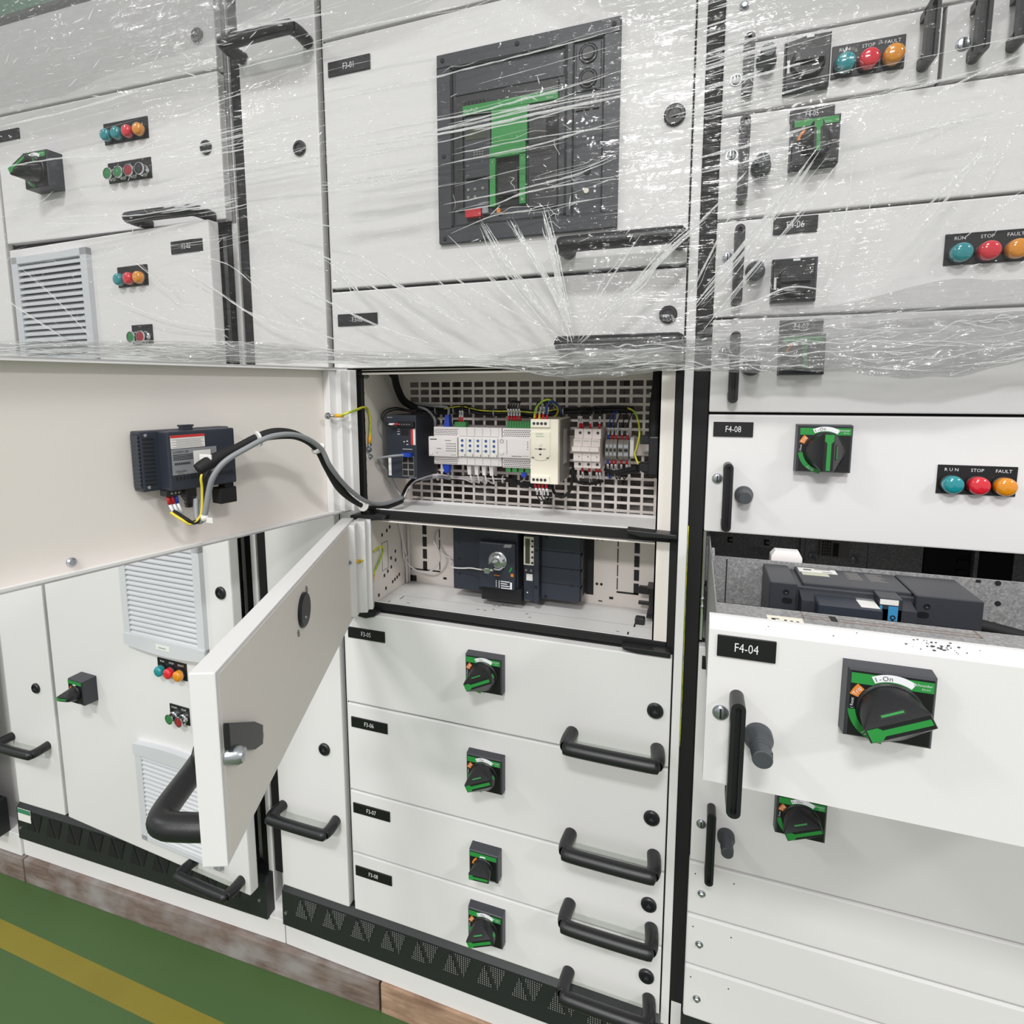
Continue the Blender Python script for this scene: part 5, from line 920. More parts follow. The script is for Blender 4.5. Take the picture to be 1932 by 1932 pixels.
strap('green and yellow earth strap from the edge-on open door to the lower compartment wall', [(-0.5925, -0.055, 1.0780), (-0.588, -0.040, 1.0755), (-0.590, -0.01, 1.074), (-0.594, 0.035, 1.080), (-0.598, 0.066, 1.075), (-0.6005, 0.068, 1.060), (-0.605, 0.052, 1.036), (-0.6075, 0.042, 1.022), (-0.6078, 0.037, 1.005)], 0, 0)
cable('earth_wire', 'thin green and yellow wire hanging in the gap beside the black cabinet post', 'wire', [(-0.0016, 0.004, 1.18), (-0.0019, 0.004, 1.05), (-0.0015, 0.004, 0.93), (-0.0020, 0.005, 0.80)], 0.0006, EARTH)
# ------------------------------------------------------------------ slate display module on the inside of the big open door
t = Thing('display_module', 'slate display back with warning labels fixed to the inner face of the big open door', 'display module', D3, (0.322, -0.02, 1.255))
t.add('housing', MB().box(0.2560, 0.3880, -0.021, 0.004, 1.2600, 1.3440, 0.002, 2).box(0.2640, 0.3640, 0.003, 0.030, 1.2600, 1.3430, 0.002, 2), DARK2)
rb = MB(); rc = MB()
for k in range(12): rb.box(0.3700, 0.3840, 0.0036, 0.0048, 1.2690 + k * 0.0057, 1.2712 + k * 0.0057)
for k in range(17): rc.box(0.2700 + k * 0.0052, 0.2722 + k * 0.0052, 0.0298, 0.0306, 1.2745, 1.2795)
t.add('vent_slots', rb, INK); t.add('vent_slots', rc, INK)
for xa in (0.3880, 0.2535):
    tb = MB().box(xa + 0.0005, xa + 0.002, -0.016, 0.002, 1.2660, 1.3392)
    for k in range(14): tb.box(xa, xa + 0.0025, -0.016, 0.004, 1.2660 + k * 0.0054, 1.2690 + k * 0.0054)
    t.add('edge_teeth', tb, DARK2)
for z in (1.3380, 1.2660): t.add('screw', MB().lathe([(0.0028, 0.004), (0.0024, 0.0058), (0.0003, 0.0062)], (0.3800, 0, z), seg=12), ZINC)
wl = t.add('warning_label', MB().box(0.3110, 0.3600, 0.0300, 0.0304, 1.3190, 1.3375), PAPER); t.add('warning_stripe', MB().box(0.3110, 0.3600, 0.0303, 0.0306, 1.3340, 1.3375), REDLAB, wl)
mk = MB()
for k in range(7): mk.box(0.3130 + (k % 3) * 0.002, 0.3585 - (k % 2) * 0.006, 0.0303, 0.0306, 1.3205 + k * 0.0018, 1.3210 + k * 0.0018)
t.add('small_print', mk, RELAY, wl)
ml = t.add('rating_label', MB().box(0.2940, 0.3600, 0.0300, 0.0304, 1.2820, 1.3180), GREYLAB)
mk = MB(); put_text(mk, 'LV434128', 0.3470, 1.3140, 0.0308, 0.0052, back=True); put_text(mk, 'Schneider', 0.3480, 1.2870, 0.0308, 0.0042, back=True); put_text(mk, 'Electric', 0.3490, 1.2843, 0.0308, 0.0026, back=True)
for k in range(4): mk.box(0.3300, 0.3580, 0.0304, 0.0307, 1.3095 - k * 0.0022, 1.3105 - k * 0.0022)
for k in range(14): mk.box(0.3345 + k * 0.0016, 0.3352 + k * 0.0016 + 0.0004 * (k % 2), 0.0304, 0.0307, 1.2960, 1.2990)
t.add('small_print', mk, INK, ml)
t.add('paper_note', MB().box(0.3035, 0.3290, 0.0306, 0.0310, 1.2890, 1.3140), PAPER)
t.add('top_latch', MB().box(0.3175, 0.3355, 0.004, 0.016, 1.3480, 1.3505).box(0.3195, 0.3335, 0.004, 0.016, 1.3430, 1.3485), DARK2)
tp = t.add('terminal_plug', MB().box(0.3445, 0.3665, 0.004, 0.022, 1.2515, 1.2605, 0.0008, 1), BLACK)
for k in range(3): t.add('terminal_screw', MB().lathe([(0.0018, 0.022), (0.0015, 0.0235), (0.0003, 0.0236)], (0.3495 + k * 0.005, 0, 1.2560), seg=8), ZINC, tp)
npg = MB().box(0.3240, 0.3400, 0.008, 0.024, 1.2460, 1.2605, 0.001, 1).hull([(x, y, z) for x in (0.3245, 0.3395) for y in (0.009, 0.023) for z in (1.2465,)] + [(x, y, 1.2390) for x in (0.3280, 0.3365) for y in (0.012, 0.020)])
for k in range(3): npg.box(0.3270 + k * 0.0006, 0.3375 - k * 0.0006, 0.0115, 0.0205, 1.2365 - k * 0.0026, 1.2380 - k * 0.0026)
t.add('network_plug', npg, BLACK)
t.add('spare_plug', MB().box(0.2660, 0.2800, 0.006, 0.024, 1.2520, 1.2610).box(0.2625, 0.2900, 0.004, 0.026, 1.2290, 1.2530, 0.001, 1), GASKET)
# cables from the display to the compartment
SL = [(-0.649, -0.342, 1.289), (-0.64, -0.324, 1.300), (-0.628, -0.296, 1.313), (-0.615, -0.266, 1.327), (-0.602, -0.235, 1.333), (-0.593, -0.197, 1.327), (-0.588, -0.157, 1.304), (-0.585, -0.13, 1.268), (-0.593, -0.08, 1.219), (-0.592, -0.02, 1.180), (-0.588, 0.04, 1.163), (-0.576, 0.11, 1.166)]
t = Thing('cable_sleeve', 'black woven cable sleeve arching from the slate display back to the upper compartment', 'cable sleeve', WORLD, SL[0])
t.add('sleeve', MB().tube(SL, lambda u: 0.0085 + 0.0016 * math.sin(u * 21) - 0.003 * u, 12), GASKET)
for p_, q_ in ((3, 4), (6, 7), (9, 10)):
    a, b = Vector(SL[p_]), Vector(SL[q_]); d = (b - a).normalized(); t.add('cable_tie', MB().tube([a + Vector((0.004, 0, 0)), a + d * 0.0035 + Vector((0.004, 0, 0))], 0.0115, 12, sub=1), PAPER)
t.add('tie_mount', MB().box(-0.655, -0.634, -0.332, -0.329, 1.3005, 1.3100, 0.0008, 1), PAPER)
GC = [(-0.672, -0.326, 1.244), (-0.668, -0.331, 1.227), (-0.661, -0.336, 1.214), (-0.650, -0.335, 1.221), (-0.640, -0.334, 1.256), (-0.631, -0.333, 1.279), (-0.620, -0.322, 1.299), (-0.606, -0.297, 1.315), (-0.590, -0.258, 1.331), (-0.578, -0.212, 1.329), (-0.573, -0.165, 1.305), (-0.572, -0.14, 1.270), (-0.580, -0.08, 1.224), (-0.579, -0.02, 1.188), (-0.578, 0.04, 1.172), (-0.572, 0.11, 1.173)]
t = Thing('control_cable', 'thick grey cable looping out below the slate display back and following the black sleeve', 'cable', WORLD, GC[0])
t.add('cord', MB().tube(GC, 0.0040, 10), GREYW); t.add('cable_tag', MB().tube([Vector(GC[3]) - Vector((0, 0, 0.005)), Vector(GC[3]) + Vector((0.0015, 0, 0.003))], 0.0052, 10, sub=1).box(-0.648, -0.634, -0.336, -0.3355, 1.213, 1.221), PAPER)
YL = [D3.pt(0.3590, 0.016, 1.2280), (-0.6725, -0.352, 1.219), (-0.664, -0.345, 1.212), (-0.653, -0.337, 1.225), (-0.648, -0.337, 1.26), (-0.644, -0.341, 1.279), (-0.642, -0.335, 1.288)]
t = Thing('control_wire', 'bundle of yellow and black wires curving from the terminal plug of the slate display', 'wire', WORLD, YL[0])
t.add('yellow_core', MB().tube(YL, 0.0021, 8), mat('yellow_wire', srgb(226, 204, 60), 0.45)); t.add('black_cores', MB().tube([(x + 0.002, y + 0.002, z + 0.002) for x, y, z in YL], 0.0024, 8).tube([(x + 0.0045, y + 0.003, z + 0.001) for x, y, z in YL], 0.0022, 8), GASKET)
for k in range(3):
    p_ = Vector(D3.pt(0.3620 - k * 0.0055, 0.016, 1.2520)); fe = t.add('ferrule', MB().tube([p_, p_ + Vector((0.0008, 0.0015, -0.012))], 0.0025, 8, sub=1), BLUE if k == 2 else RED)
    t.add('marker_sleeve', MB().tube([p_ + Vector((0.0008, 0.0015, -0.012)), p_ + Vector((0.004, 0.006, -0.028))], 0.0021, 8, sub=1), LABEL)
# ------------------------------------------------------------------ breaker inside the pulled-out drawer
t = Thing('moulded_case_breaker', 'dark grey moulded case breaker lying in the pulled-out drawer, pale labels on top', 'circuit breaker', WORLD, (0.2, -0.14, 1.0))
t.add('body', MB().box(0.0970, 0.3110, -0.1770, -0.1052, 1.0000, 1.1560, 0.0015, 1), DARK)
t.add('left_cover', MB().box(0.0965, 0.1270, -0.1840, -0.1052, 1.0000, 1.1605, 0.0012, 1), DARK)
t.add('top_cover', MB().box(0.1345, 0.2480, -0.1740, -0.1052, 1.1550, 1.1600, 0.001, 1), DARK)
t.add('right_cover', MB().box(0.2490, 0.3130, -0.1840, -0.1052, 1.0000, 1.1610, 0.0012, 1), DARK)
t.add('front_cover', MB().prismx([(-0.176, 1.0), (-0.200, 1.0), (-0.200, 1.146), (-0.176, 1.152)], 0.1300, 0.2460), DARK)
tg = t.add('toggle_cover', MB().box(0.1440, 0.2085, -0.2180, -0.180, 1.0, 1.1500, 0.0015, 1), DARK2)
t.add('rating_label', MB().box(0.1375, 0.1815, -0.1270, -0.1090, 1.1600, 1.1603), PAPER)
t.add('rating_label', MB().box(0.1395, 0.1700, -0.1400, -0.1290, 1.1600, 1.1603), mat('pale_green_label', srgb(196, 200, 178), 0.6))
mk = MB().box(0.157, 0.1755, -0.1135, -0.1115, 1.1602, 1.1605).box(0.165, 0.176, -0.1235, -0.1220, 1.1602, 1.1605).box(0.1435, 0.1530, -0.1190, -0.1150, 1.1602, 1.1605)
t.add('small_print', mk, INK)
mk = MB()
for k in range(7): mk.box(0.190 + (k % 2) * 0.002, 0.206, -0.1420 + k * 0.0045, -0.1408 + k * 0.0045, 1.1600, 1.1603).box(0.214, 0.233 - (k % 3) * 0.003, -0.1420 + k * 0.0045, -0.1408 + k * 0.0045, 1.1600, 1.1603)
t.add('top_print', mk, RELAY)
lb = t.add('silver_tag', MB().box(0.1890, 0.2070, -0.1880, -0.1815, 1.1499, 1.1503), GREYLAB, tg); t.add('white_tag', MB().box(0.1880, 0.2065, -0.2140, -0.1900, 1.1499, 1.1504), PAPER, tg)
t.add('column_block', MB().box(0.2090, 0.2320, -0.2000, -0.17, 1.0, 1.1590, 0.0008, 1), DARK)
t.add('white_strip', MB().box(0.2095, 0.2275, -0.2008, -0.1995, 1.1515, 1.1575), PAPER)
t.add('blue_marker', MB().box(0.2180, 0.2275, -0.2008, -0.1995, 1.0600, 1.1500), BLUEMARK)
t.add('blue_marker', MB().box(0.2095, 0.2120, -0.2008, -0.1995, 1.1200, 1.1500), BLUEMARK)
t.add('blue_symbol', MB().sector(0.2228, 1.1370, 0.0016, 0.0028, 0, 360, -0.2013, -0.2007, 16).sector(0.2228, 1.1220, 0.0016, 0.0028, 0, 360, -0.2013, -0.2007, 16).box(0.2218, 0.2238, -0.2013, -0.2007, 1.1245, 1.1345), INK)
for x, z in ((0.1150, 1.1490), (0.2600, 1.1490), (0.168, 1.1460), (0.2530, 1.112), (0.3010, 1.108)): t.add('cover_screw', MB().lathe([(0.0036, -0.1830), (0.0032, -0.1850), (0.0020, -0.1850), (0.0003, -0.1835)], (x, -0.017 if x == 0.168 else 0, z), seg=12), BLACK)
for x in (0.1165, 0.2570): t.add('test_point', MB().prism(rrect(x - 0.0055, x + 0.0055, 1.1350, 1.1420, 0.0030), -0.1848, -0.1838), BLACK)
cable('power_cable', 'thick black cable leaving the drawer breaker towards the right', 'cable', [(0.311, -0.150, 1.1240), (0.345, -0.152, 1.1180), (0.40, -0.155, 1.1080), (0.48, -0.16, 1.10), (0.58, -0.16, 1.09)], 0.0075, GASKET, seg=12)
single('grey_connector', 'small pale grey plastic connector standing behind the edge of the open drawer', 'connector', MB().hull([(x, y, z) for x in (0.1080, 0.1460) for y in (-0.092, -0.072) for z in (1.158, 1.168)] + [(x, y, 1.176) for x in (0.113, 0.142) for y in (-0.088, -0.076)] + [(x, -0.082, 1.1) for x in (0.11, 0.14)]), LIGHTG, WORLD, (0.127, -0.082, 1.10))
# ------------------------------------------------------------------ stretch film wrapped round the upper half of the cabinets
def film_mat(name, gloss, haze, rough, bump, scl, white=0.85, coords=(3, 3, 26), mixn=0.25, tint=0.93, tl_=0.45):
    m = bpy.data.materials.new(name); m.use_nodes = True; nt = m.node_tree; nt.nodes.clear(); N = nt.nodes.new; L = nt.links.new
    out = N('ShaderNodeOutputMaterial'); tr = N('ShaderNodeBsdfTransparent'); tr.inputs[0].default_value = (tint, tint, tint, 1)
    gl = N('ShaderNodeBsdfAnisotropic'); gl.inputs['Roughness'].default_value = rough; gl.inputs[0].default_value = (1, 1, 1, 1)
    df = N('ShaderNodeBsdfDiffuse'); df.inputs[0].default_value = (white, white, white, 1)
    tl = N('ShaderNodeBsdfTranslucent'); tl.inputs[0].default_value = (white, white, white, 1)
    tc = N('ShaderNodeTexCoord'); mp = N('ShaderNodeMapping'); mp.inputs['Scale'].default_value = coords; mp.inputs['Rotation'].default_value = (0, R(-3), 0)
    n1 = N('ShaderNodeTexNoise'); n1.inputs['Scale'].default_value = scl; n1.inputs['Detail'].default_value = 4; n1.inputs['Roughness'].default_value = 0.6
    n2 = N('ShaderNodeTexNoise'); n2.inputs['Scale'].default_value = 26; n2.inputs['Detail'].default_value = 2
    def ridge(sock, pw):   # sharp crease lines where the noise crosses its middle value
        a_ = N('ShaderNodeMath'); a_.operation = 'MULTIPLY_ADD'; a_.inputs[1].default_value = 2; a_.inputs[2].default_value = -1; L(sock, a_.inputs[0])
        b_ = N('ShaderNodeMath'); b_.operation = 'ABSOLUTE'; L(a_.outputs[0], b_.inputs[0])
        c_ = N('ShaderNodeMath'); c_.operation = 'SUBTRACT'; c_.inputs[0].default_value = 1; L(b_.outputs[0], c_.inputs[1])
        d_ = N('ShaderNodeMath'); d_.operation = 'POWER'; d_.inputs[1].default_value = pw; L(c_.outputs[0], d_.inputs[0]); return d_.outputs[0]
    ad = N('ShaderNodeMath'); ad.operation = 'MULTIPLY_ADD'; ad.inputs[1].default_value = mixn
    bp = N('ShaderNodeBump'); bp.inputs['Strength'].default_value = bump; bp.inputs['Distance'].default_value = 0.004
    L(tc.outputs['Object'], mp.inputs[0]); L(mp.outputs[0], n1.inputs['Vector']); L(tc.outputs['Object'], n2.inputs['Vector'])
    L(ridge(n2.outputs['Fac'], 9), ad.inputs[0]); L(ridge(n1.outputs['Fac'], 14), ad.inputs[2]); L(ad.outputs[0], bp.inputs['Height']); L(bp.outputs[0], gl.inputs['Normal'])
    h = N('ShaderNodeMixShader'); h.inputs[0].default_value = tl_; L(df.outputs[0], h.inputs[1]); L(tl.outputs[0], h.inputs[2])
    m1 = N('ShaderNodeMixShader'); m1.inputs[0].default_value = haze; L(tr.outputs[0], m1.inputs[1]); L(h.outputs[0], m1.inputs[2])
    m2 = N('ShaderNodeMixShader'); m2.inputs[0].default_value = gloss; L(m1.outputs[0], m2.inputs[1]); L(gl.outputs[0], m2.inputs[2])
    L(m2.outputs[0], out.inputs[0]); return m
FILM = film_mat('clear_film', 0.034, 0.014, 0.09, 0.5, 2.2, 0.6, tint=0.875)
FILM2 = film_mat('doubled_film', 0.05, 0.30, 0.12, 0.7, 3.0, 0.38, (3, 3, 26), 0.3, 0.9)
HEM = film_mat('gathered_film', 0.12, 0.20, 0.15, 1.0, 5.0, 0.5, (4, 4, 22), 0.8, 0.9)
FOLD = film_mat('folded_film', 0.36, 0.46, 0.24, 0.8, 14.0, 1.0, (30, 30, 30), tl_=0.12)  # body whitened so folds and glints read as bright streaks of reflected light
def ybase(x, z):
    y = -0.067
    if x < -0.86: y += (x + 0.86) * 0.0349
    y -= 0.018 * math.exp(-((x + 1.375) / 0.07) ** 2 - ((z - 1.87) / 0.06) ** 2)
    return y
def wav(x, z):
    v = 0.0022 * noise.noise((x * 2.5, z * 14 + 3 * x * 0.1, 1.3)) + 0.0012 * noise.noise((x * 7 + z * 9, z * 30, 4.1))
    a = 1 - abs(noise.noise((x * 3.1 + z * 2.2, z * 7 - x * 1.5, 9.7)))
    return v - 0.0022 * a ** 6
BOT = [(-2.0, 1.478), (-1.51, 1.478), (-1.17, 1.468), (-0.88, 1.452), (-0.62, 1.446), (-0.53, 1.440), (-0.334, 1.4367), (-0.245, 1.423), (-0.178, 1.414), (-0.122, 1.4156), (-0.046, 1.424), (0.019, 1.423), (0.061, 1.420), (0.126, 1.4214), (0.189, 1.419), (0.2485, 1.410), (0.3045, 1.411), (0.3725, 1.430), (0.5, 1.44), (0.72, 1.44)]
TOPH = [(-2.0, 1.512), (-1.50, 1.512), (-1.016, 1.498), (-0.754, 1.488), (-0.594, 1.469), (-0.334, 1.452), (-0.178, 1.4674), (-0.011, 1.468), (0.185, 1.482), (0.367, 1.490), (0.72, 1.495)]
def interp(P, x):
    for (a, b), (c, d) in zip(P, P[1:]):
        if a <= x <= c: return b + (d - b) * (x - a) / (c - a)
    return P[0][1] if x < P[0][0] else P[-1][1]
tf = Thing('stretch_film', 'clear crinkled stretch film wrapped across the upper half of all the cabinets', 'plastic film', WORLD, (-0.6, -0.067, 1.43))
def sheet(nx, nz, x0, x1, zlo, zhi, yoff, amp=1.0, keep=None, crumple=0.0):
    mb = MB(); vs = []
    for j in range(nz + 1):
        row = []
        for i in range(nx + 1):
            x = x0 + (x1 - x0) * i / nx; lo = zlo(x) + 0.003 * noise.noise((x * 30, 0, 2)) ; z = lo + (zhi(x) - lo) * j / nz
            y = ybase(x, z) + yoff + wav(x, z) * amp
            if crumple: y += crumple * (noise.noise((x * 9, z * 60, 0.5 + yoff * 100)) + 0.6 * noise.noise((x * 30, z * 130, 7.5)))
            row.append(mb.bm.verts.new((x, y, z)))
        vs.append(row)
    for j in range(nz):
        for i in range(nx):
            c = vs[j][i].co
            if keep and not keep(c.x, c.z): continue
            f = mb.bm.faces.new((vs[j][i], vs[j][i + 1], vs[j + 1][i + 1], vs[j + 1][i])); f.smooth = True
    bmesh.ops.delete(mb.bm, geom=[v for v in mb.bm.verts if not v.link_faces], context='VERTS')
    return mb
tf.add('film_sheet', sheet(380, 130, -2.0, 0.72, lambda x: interp(BOT, x), lambda x: 2.32, 0.0), FILM)
def up_lo(x):
    lim = 1.985 if x < -1.2 else 1.985 + (x + 1.2) * 0.11 if x < -0.4 else 2.073
    if x > -0.3: lim = max(1.925, 2.073 - (x + 0.3) * 0.5)
    return lim + 0.016 * noise.noise((x * 5, 3, 0)) + 0.004 * noise.noise((x * 22, 1, 0))
tf.add('overlap_sheet', sheet(300, 60, -2.0, 0.72, up_lo, lambda x: 2.32, -0.0035, 1.2), FILM2, label='doubled hazier layer of film near the top')
tf.add('overlap_sheet', sheet(160, 26, 0.0, 0.72, lambda x: 1.475, lambda x: 1.478 + 0.055 * min(1, x / 0.3) + 0.02 * noise.noise((x * 7, 5, 0)), -0.0035, 1.3), FILM2, label='doubled hazier layer above the hem')
hem = sheet(420, 26, -2.0, 0.72, lambda x: interp(BOT, x), lambda x: interp(TOPH, x), -0.004, 1.0, None, 0.0026)
tf.add('gathered_hem', hem, HEM, label='bunched lower hem of the film')
tf.add('gathered_hem', sheet(420, 20, -2.0, 0.72, lambda x: interp(BOT, x) + 0.004, lambda x: interp(TOPH, x) - 0.006, -0.008, 1.0, None, 0.0032), HEM, label='bunched lower hem of the film')
def ribbon(mb, pts, w, yo=-0.0016, jit=0.25, hgt=0.13, rnd=random):
    """a narrow fold of doubled film: two strips meeting in a low ridge"""
    P = [Vector((a, b)) for a, b in pts]; q = []
    if len(P) > 2:
        for i in range(len(P) - 1):
            p0, p1, p2, p3 = P[max(i - 1, 0)], P[i], P[i + 1], P[min(i + 2, len(P) - 1)]
            n = max(3, int((p2 - p1).length / 0.006))
            for k in range(n):
                u = k / n; q.append(0.5 * ((2 * p1) + (p2 - p0) * u + (2 * p0 - 5 * p1 + 4 * p2 - p3) * u * u + (3 * p1 - p0 - 3 * p2 + p3) * u ** 3))
        q.append(P[-1])
    else:
        n = max(4, int((P[1] - P[0]).length / 0.006)); q = [P[0].lerp(P[1], k / n) for k in range(n + 1)]
    sd = rnd.random() * 100; prev = None; n = len(q)
    for i, p in enumerate(q):
        d = (q[min(i + 1, n - 1)] - q[max(i - 1, 0)]); d = d.normalized() if d.length else Vector((1, 0)); nn = Vector((-d.y, d.x))
        u = i / (n - 1); ww = w * (0.55 + 0.9 * abs(noise.noise((sd, i * 0.23, 0)))) * min(1, 0.15 + 4 * u, 0.15 + 4 * (1 - u)); p = p + nn * (jit * w * noise.noise((sd + 9, i * 0.31, 1)))
        y = ybase(p.x, p.y) + yo + wav(p.x, p.y); h = ww * hgt * (0.5 + 1.2 * noise.noise((sd + 3, i * 0.7, 2)) ** 2 + 0.3)
        cur = [mb.bm.verts.new((p.x + nn.x * ww / 2 * s_, y - hh, p.y + nn.y * ww / 2 * s_)) for s_, hh in ((-1, 0), (0.1, h), (1, 0))]
        if prev:
            for k in range(2): mb.bm.faces.new((prev[k], cur[k], cur[k + 1], prev[k + 1]))
        prev = cur
CREASES=[[(-0.943,1.904),(-0.85,1.915),(-0.759,1.924)],[(-1.135,1.855),(-0.986,1.858),(-0.844,1.862),(-0.705,1.867)],[(-0.993,1.842),(-0.923,1.848),(-0.829,1.852),(-0.618,1.856)],[(-0.993,1.836),(-0.879,1.837),(-0.83,1.839),(-0.597,1.845)],[(-0.991,1.82),(-0.877,1.826),(-0.826,1.829),(-0.663,1.829)],[(-0.99,1.79),(-0.833,1.798),(-0.621,1.791)],[(-0.967,1.785),(-0.83,1.779)],[(-1.407,1.856),(-1.264,1.87),(-1.066,1.857),(-0.933,1.878)],[(-1.403,1.782),(-1.306,1.79),(-1.258,1.808)],[(-1.296,1.754),(-1.191,1.752),(-1.044,1.741),(-0.946,1.742),(-0.808,1.737)],[(-1.312,1.75),(-1.237,1.741),(-1.121,1.732)],[(-0.617,1.882),(-0.495,1.883),(-0.392,1.884),(-0.247,1.89),(-0.116,1.896)],[(-0.62,1.818),(-0.458,1.821),(-0.348,1.821),(-0.183,1.834),(-0.108,1.844)],[(-0.61,1.802),(-0.384,1.799),(-0.175,1.808),(-0.058,1.809)],[(-0.623,1.748),(-0.519,1.744),(-0.46,1.748),(-0.411,1.748)],[(-0.624,1.738),(-0.54,1.736),(-0.45,1.744)],[(-0.394,1.753),(-0.246,1.76),(-0.174,1.768),(-0.107,1.778)],[(-0.39,1.692),(-0.288,1.699),(-0.181,1.711),(-0.12,1.726)],[(-0.381,1.679),(-0.305,1.683),(-0.246,1.696),(-0.112,1.702)],[(-0.375,1.766),(-0.246,1.771),(-0.107,1.769)],[(-0.605,1.789),(-0.518,1.785),(-0.393,1.791)],[(-0.246,1.711),(-0.166,1.718),(-0.12,1.732)],[(-0.377,1.646),(-0.305,1.667),(-0.246,1.668),(-0.181,1.673),(-0.119,1.675)],[(-0.555,1.625),(-0.504,1.59),(-0.445,1.551),(-0.348,1.496)],[(-0.497,1.631),(-0.434,1.602),(-0.378,1.556),(-0.331,1.524)],[(-0.443,1.636),(-0.396,1.599),(-0.344,1.559),(-0.259,1.511),(-0.182,1.471)],[(-0.382,1.644),(-0.334,1.596),(-0.279,1.54),(-0.23,1.497)],[(-0.605,1.62),(-0.566,1.585),(-0.55,1.565)],[(-0.279,1.658),(-0.245,1.603),(-0.203,1.538),(-0.179,1.468)],[(-0.225,1.67),(-0.208,1.608),(-0.191,1.537),(-0.177,1.474)],[(-0.327,1.658),(-0.297,1.607),(-0.245,1.54),(-0.195,1.482)],[(-0.167,1.471),(-0.123,1.518),(-0.088,1.549),(-0.044,1.594),(0.01,1.637)],[(-0.162,1.469),(-0.101,1.532),(-0.037,1.594)],[(-0.17,1.473),(-0.139,1.534),(-0.081,1.619)],[(-0.673,1.656),(-0.587,1.613),(-0.465,1.535),(-0.37,1.471)],[(-0.768,1.626),(-0.633,1.562),(-0.527,1.512),(-0.399,1.468)],[(-0.876,1.596),(-0.786,1.542),(-0.636,1.498),(-0.529,1.467)],[(-0.955,1.64),(-0.87,1.59),(-0.774,1.532),(-0.682,1.49)],[(-1.138,1.59),(-1.004,1.542),(-0.888,1.519),(-0.838,1.513)],[(-0.761,1.723),(-0.67,1.696),(-0.584,1.674)],[(-0.928,1.658),(-0.829,1.631),(-0.748,1.569),(-0.647,1.498)],[(-0.007,1.507),(0.047,1.573),(0.098,1.638),(0.141,1.704)],[(0.004,1.475),(0.061,1.551),(0.117,1.622),(0.175,1.702)],[(-0.016,1.613),(0.019,1.649),(0.054,1.687)],[(0.235,1.588),(0.275,1.636),(0.311,1.678),(0.312,1.703)],[(0.252,1.591),(0.286,1.635),(0.318,1.685)],[(0.315,1.63),(0.33,1.665),(0.347,1.711)],[(0.301,1.578),(0.33,1.606),(0.355,1.623)],[(0.158,1.517),(0.166,1.577),(0.175,1.635),(0.177,1.692)],[(0.199,1.619),(0.202,1.657),(0.194,1.696)],[(-0.024,1.827),(0.016,1.83),(0.091,1.838),(0.138,1.847)],[(-0.023,1.8),(0.03,1.804),(0.068,1.811)],[(-0.022,1.766),(0.057,1.774),(0.142,1.785)],[(-0.019,1.691),(0.048,1.699),(0.098,1.709)],[(-0.02,1.711),(0.06,1.721),(0.133,1.733)],[(0.002,1.497),(0.069,1.515),(0.12,1.533),(0.182,1.516)],[(0.022,1.438),(0.072,1.465),(0.123,1.485),(0.242,1.493),(0.365,1.505)],[(-0.013,1.527),(0.013,1.582),(0.037,1.636)],[(0.256,1.747),(0.296,1.764),(0.341,1.779)],[(0.156,1.752),(0.223,1.759),(0.301,1.769)],[(0.238,1.708),(0.28,1.714),(0.301,1.714)],[(-1.383,2.01),(-1.158,2.015),(-0.957,2.019),(-0.811,2.011)],[(-1.373,2.069),(-1.082,2.069),(-0.891,2.07)],[(-1.392,1.949),(-1.208,1.954),(-1.014,1.964)],[(-0.798,2.026),(-0.696,2.022),(-0.569,2.013)],[(-0.591,1.985),(-0.454,1.981),(-0.346,1.977)],[(-0.791,1.964),(-0.677,1.965),(-0.571,1.965)],[(-1.447,1.606),(-1.356,1.556),(-1.268,1.509)],[(-1.387,1.669),(-1.287,1.597),(-1.192,1.506)],[(-1.125,1.703),(-1.048,1.646),(-0.96,1.58)],[(-0.103,1.621),(-0.06,1.66),(-0.005,1.696)],[(-0.095,1.887),(-0.006,1.889)],[(-0.059,1.847),(0.002,1.842)]]
rn = random.Random(11); cm = MB()
def bundle(mb, c_, spread, n, w):
    for k in range(n):
        o_ = Vector((rn.gauss(0, spread), rn.gauss(0, spread))); a, b = sorted((rn.random(), rn.random()))
        if n > 3 and k < n * 0.4: a, b = 0.02 * k, 1 - 0.03 * k
        if b - a < 0.1: continue
        m_ = len(c_) - 1; P = []
        for q in range(5):
            t_ = (a + (b - a) * q / 4) * m_; i0 = min(int(t_), m_ - 1); P.append(tuple(Vector(c_[i0]).lerp(Vector(c_[i0 + 1]), t_ - i0) + o_ * (0.4 + 0.9 * rn.random())))
        ribbon(mb, P, w * rn.uniform(0.5, 1.3), rnd=rn)
for i, c_ in enumerate(CREASES):
    ribbon(cm, c_, (0.0026 if 11 <= i < 23 else 0.0034) * rn.uniform(0.7, 1.3), rnd=rn)
    bundle(cm, c_, 0.006, 3, 0.0011)
    if i in (13, 14, 23, 27, 28, 29, 30, 31, 41): bundle(cm, c_, 0.0055, 9, 0.0030)
for k in range(34):    # bunch of white folds standing in for the glare patch on the left cabinet
    z = rn.gauss(1.752, 0.011); x = rn.uniform(-0.99, -0.86); L_ = rn.uniform(0.03, 0.11); ribbon(cm, [(x, z), (x + L_ / 2, z + rn.gauss(0.001, 0.001)), (x + L_, z + 0.004)], rn.uniform(0.0012, 0.0034), rnd=rn)
for k in range(40):    # more folds beside the black post, level with the breaker
    z = rn.uniform(1.76, 1.93); x = rn.uniform(-0.07, 0.02); L_ = rn.uniform(0.03, 0.13); ribbon(cm, [(x, z), (x + L_ / 2, z + L_ * 0.05), (x + L_, z + L_ * 0.11)], rn.uniform(0.0012, 0.0036), rnd=rn)
tf.add('creases_and_glare', cm, FOLD, kind='stuff')
fine = MB()
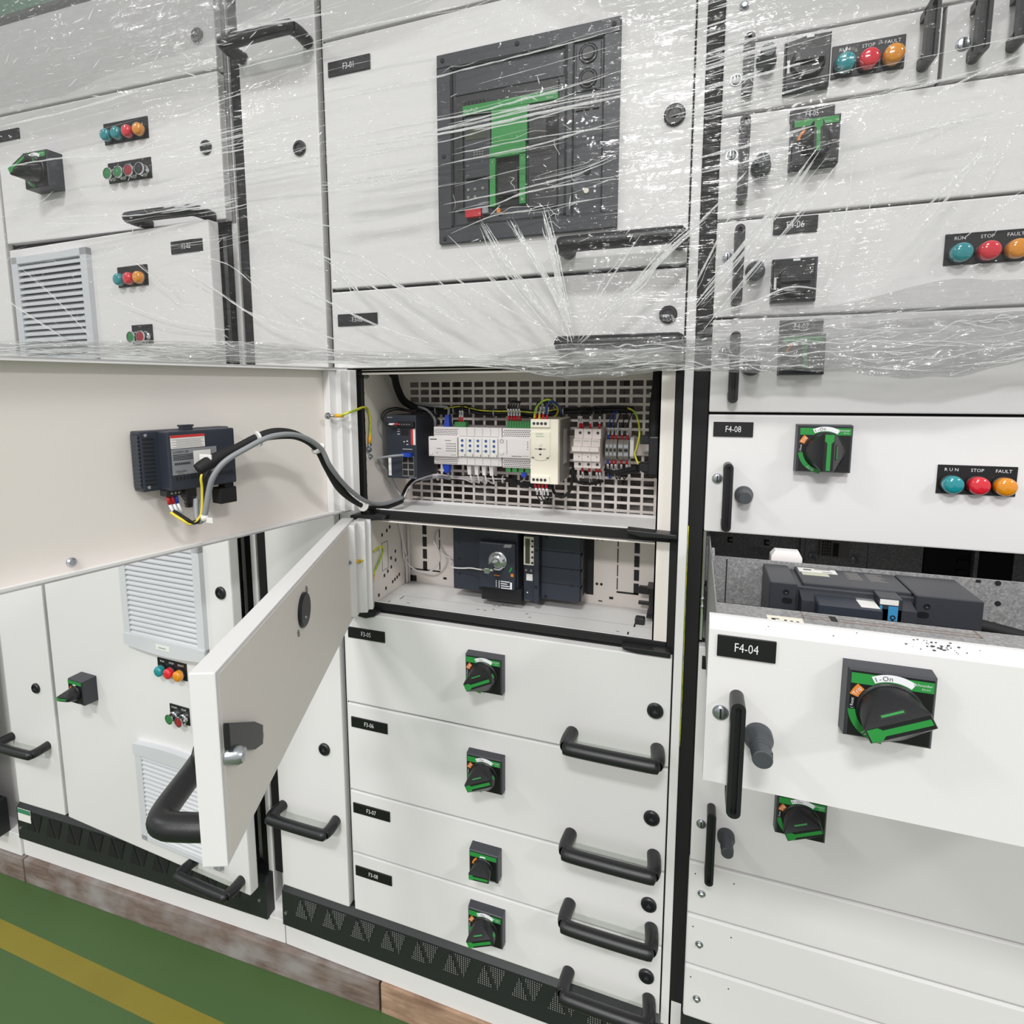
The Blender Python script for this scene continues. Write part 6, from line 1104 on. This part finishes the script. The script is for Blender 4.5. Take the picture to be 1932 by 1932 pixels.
for k in range(230):   # long near-level streaks in the taut upper part
    x = rn.uniform(-1.75, 0.62); z = rn.uniform(1.64, 2.16); L_ = rn.uniform(0.04, 0.26) * (1.4 if rn.random() < 0.2 else 1); sl = rn.gauss(0.05, 0.05)
    ribbon(fine, [(x, z), (x + L_ * 0.5, z + sl * L_ * 0.5 + rn.gauss(0, 0.002)), (x + L_, z + sl * L_)], rn.uniform(0.0005, 0.0013), rnd=rn)
for k in range(300):   # short glints of light, modelled as tiny white folds
    x = rn.uniform(-1.75, 0.62); z = rn.uniform(1.50, 2.16); a = rn.gauss(0.15, 0.5); L_ = rn.uniform(0.004, 0.022)
    ribbon(fine, [(x, z), (x + L_ * math.cos(a), z + L_ * math.sin(a))], rn.uniform(0.0006, 0.0022), rnd=rn)
for k in range(70):    # small wriggly puckers
    x = rn.choice((rn.uniform(-1.7, -0.9), rn.uniform(-0.45, -0.05), rn.uniform(0, 0.5))); z = rn.uniform(1.50, 1.78); a = rn.uniform(0, 6.28); p_ = [(x, z)]
    for s_ in range(4): a += rn.gauss(0, 0.9); p_.append((p_[-1][0] + 0.009 * math.cos(a), p_[-1][1] + 0.007 * math.sin(a)))
    ribbon(fine, p_, rn.uniform(0.0006, 0.0014), rnd=rn)
for k in range(170):  # sparkle near the top left, drawn as short white ribbons
    x = rn.uniform(-1.75, -0.6); z = rn.uniform(1.96, 2.19); a = rn.gauss(0.2, 0.4); L_ = rn.uniform(0.004, 0.03)
    ribbon(fine, [(x, z), (x + L_ * math.cos(a), z + L_ * math.sin(a))], rn.uniform(0.001, 0.003), yo=-0.006, rnd=rn)
tf.add('wrinkles_and_glints', fine, FOLD, kind='stuff')
hs = MB()
for k in range(420):
    x = rn.uniform(-1.7, 0.6); L_ = rn.uniform(0.015, 0.12); v = rn.random(); d_ = rn.gauss(0, 0.12)
    pts = []
    for s_ in range(4):
        xx = x + L_ * s_ / 3; lo, hi = interp(BOT, xx), interp(TOPH, xx); pts.append((xx, lo + (hi - lo) * min(1.0, max(0.02, v + d_ * s_ / 3 + rn.gauss(0, 0.04)))))
    ribbon(hs, pts, rn.uniform(0.0006, 0.0020), yo=-0.0115, rnd=rn)
tf.add('hem_pleats', hs, FOLD, kind='stuff')
# the floor lies at height zero: lower everything by the height it was measured at
for o in [q for q in S.objects if q.parent is None]: o.location.z -= 0.05
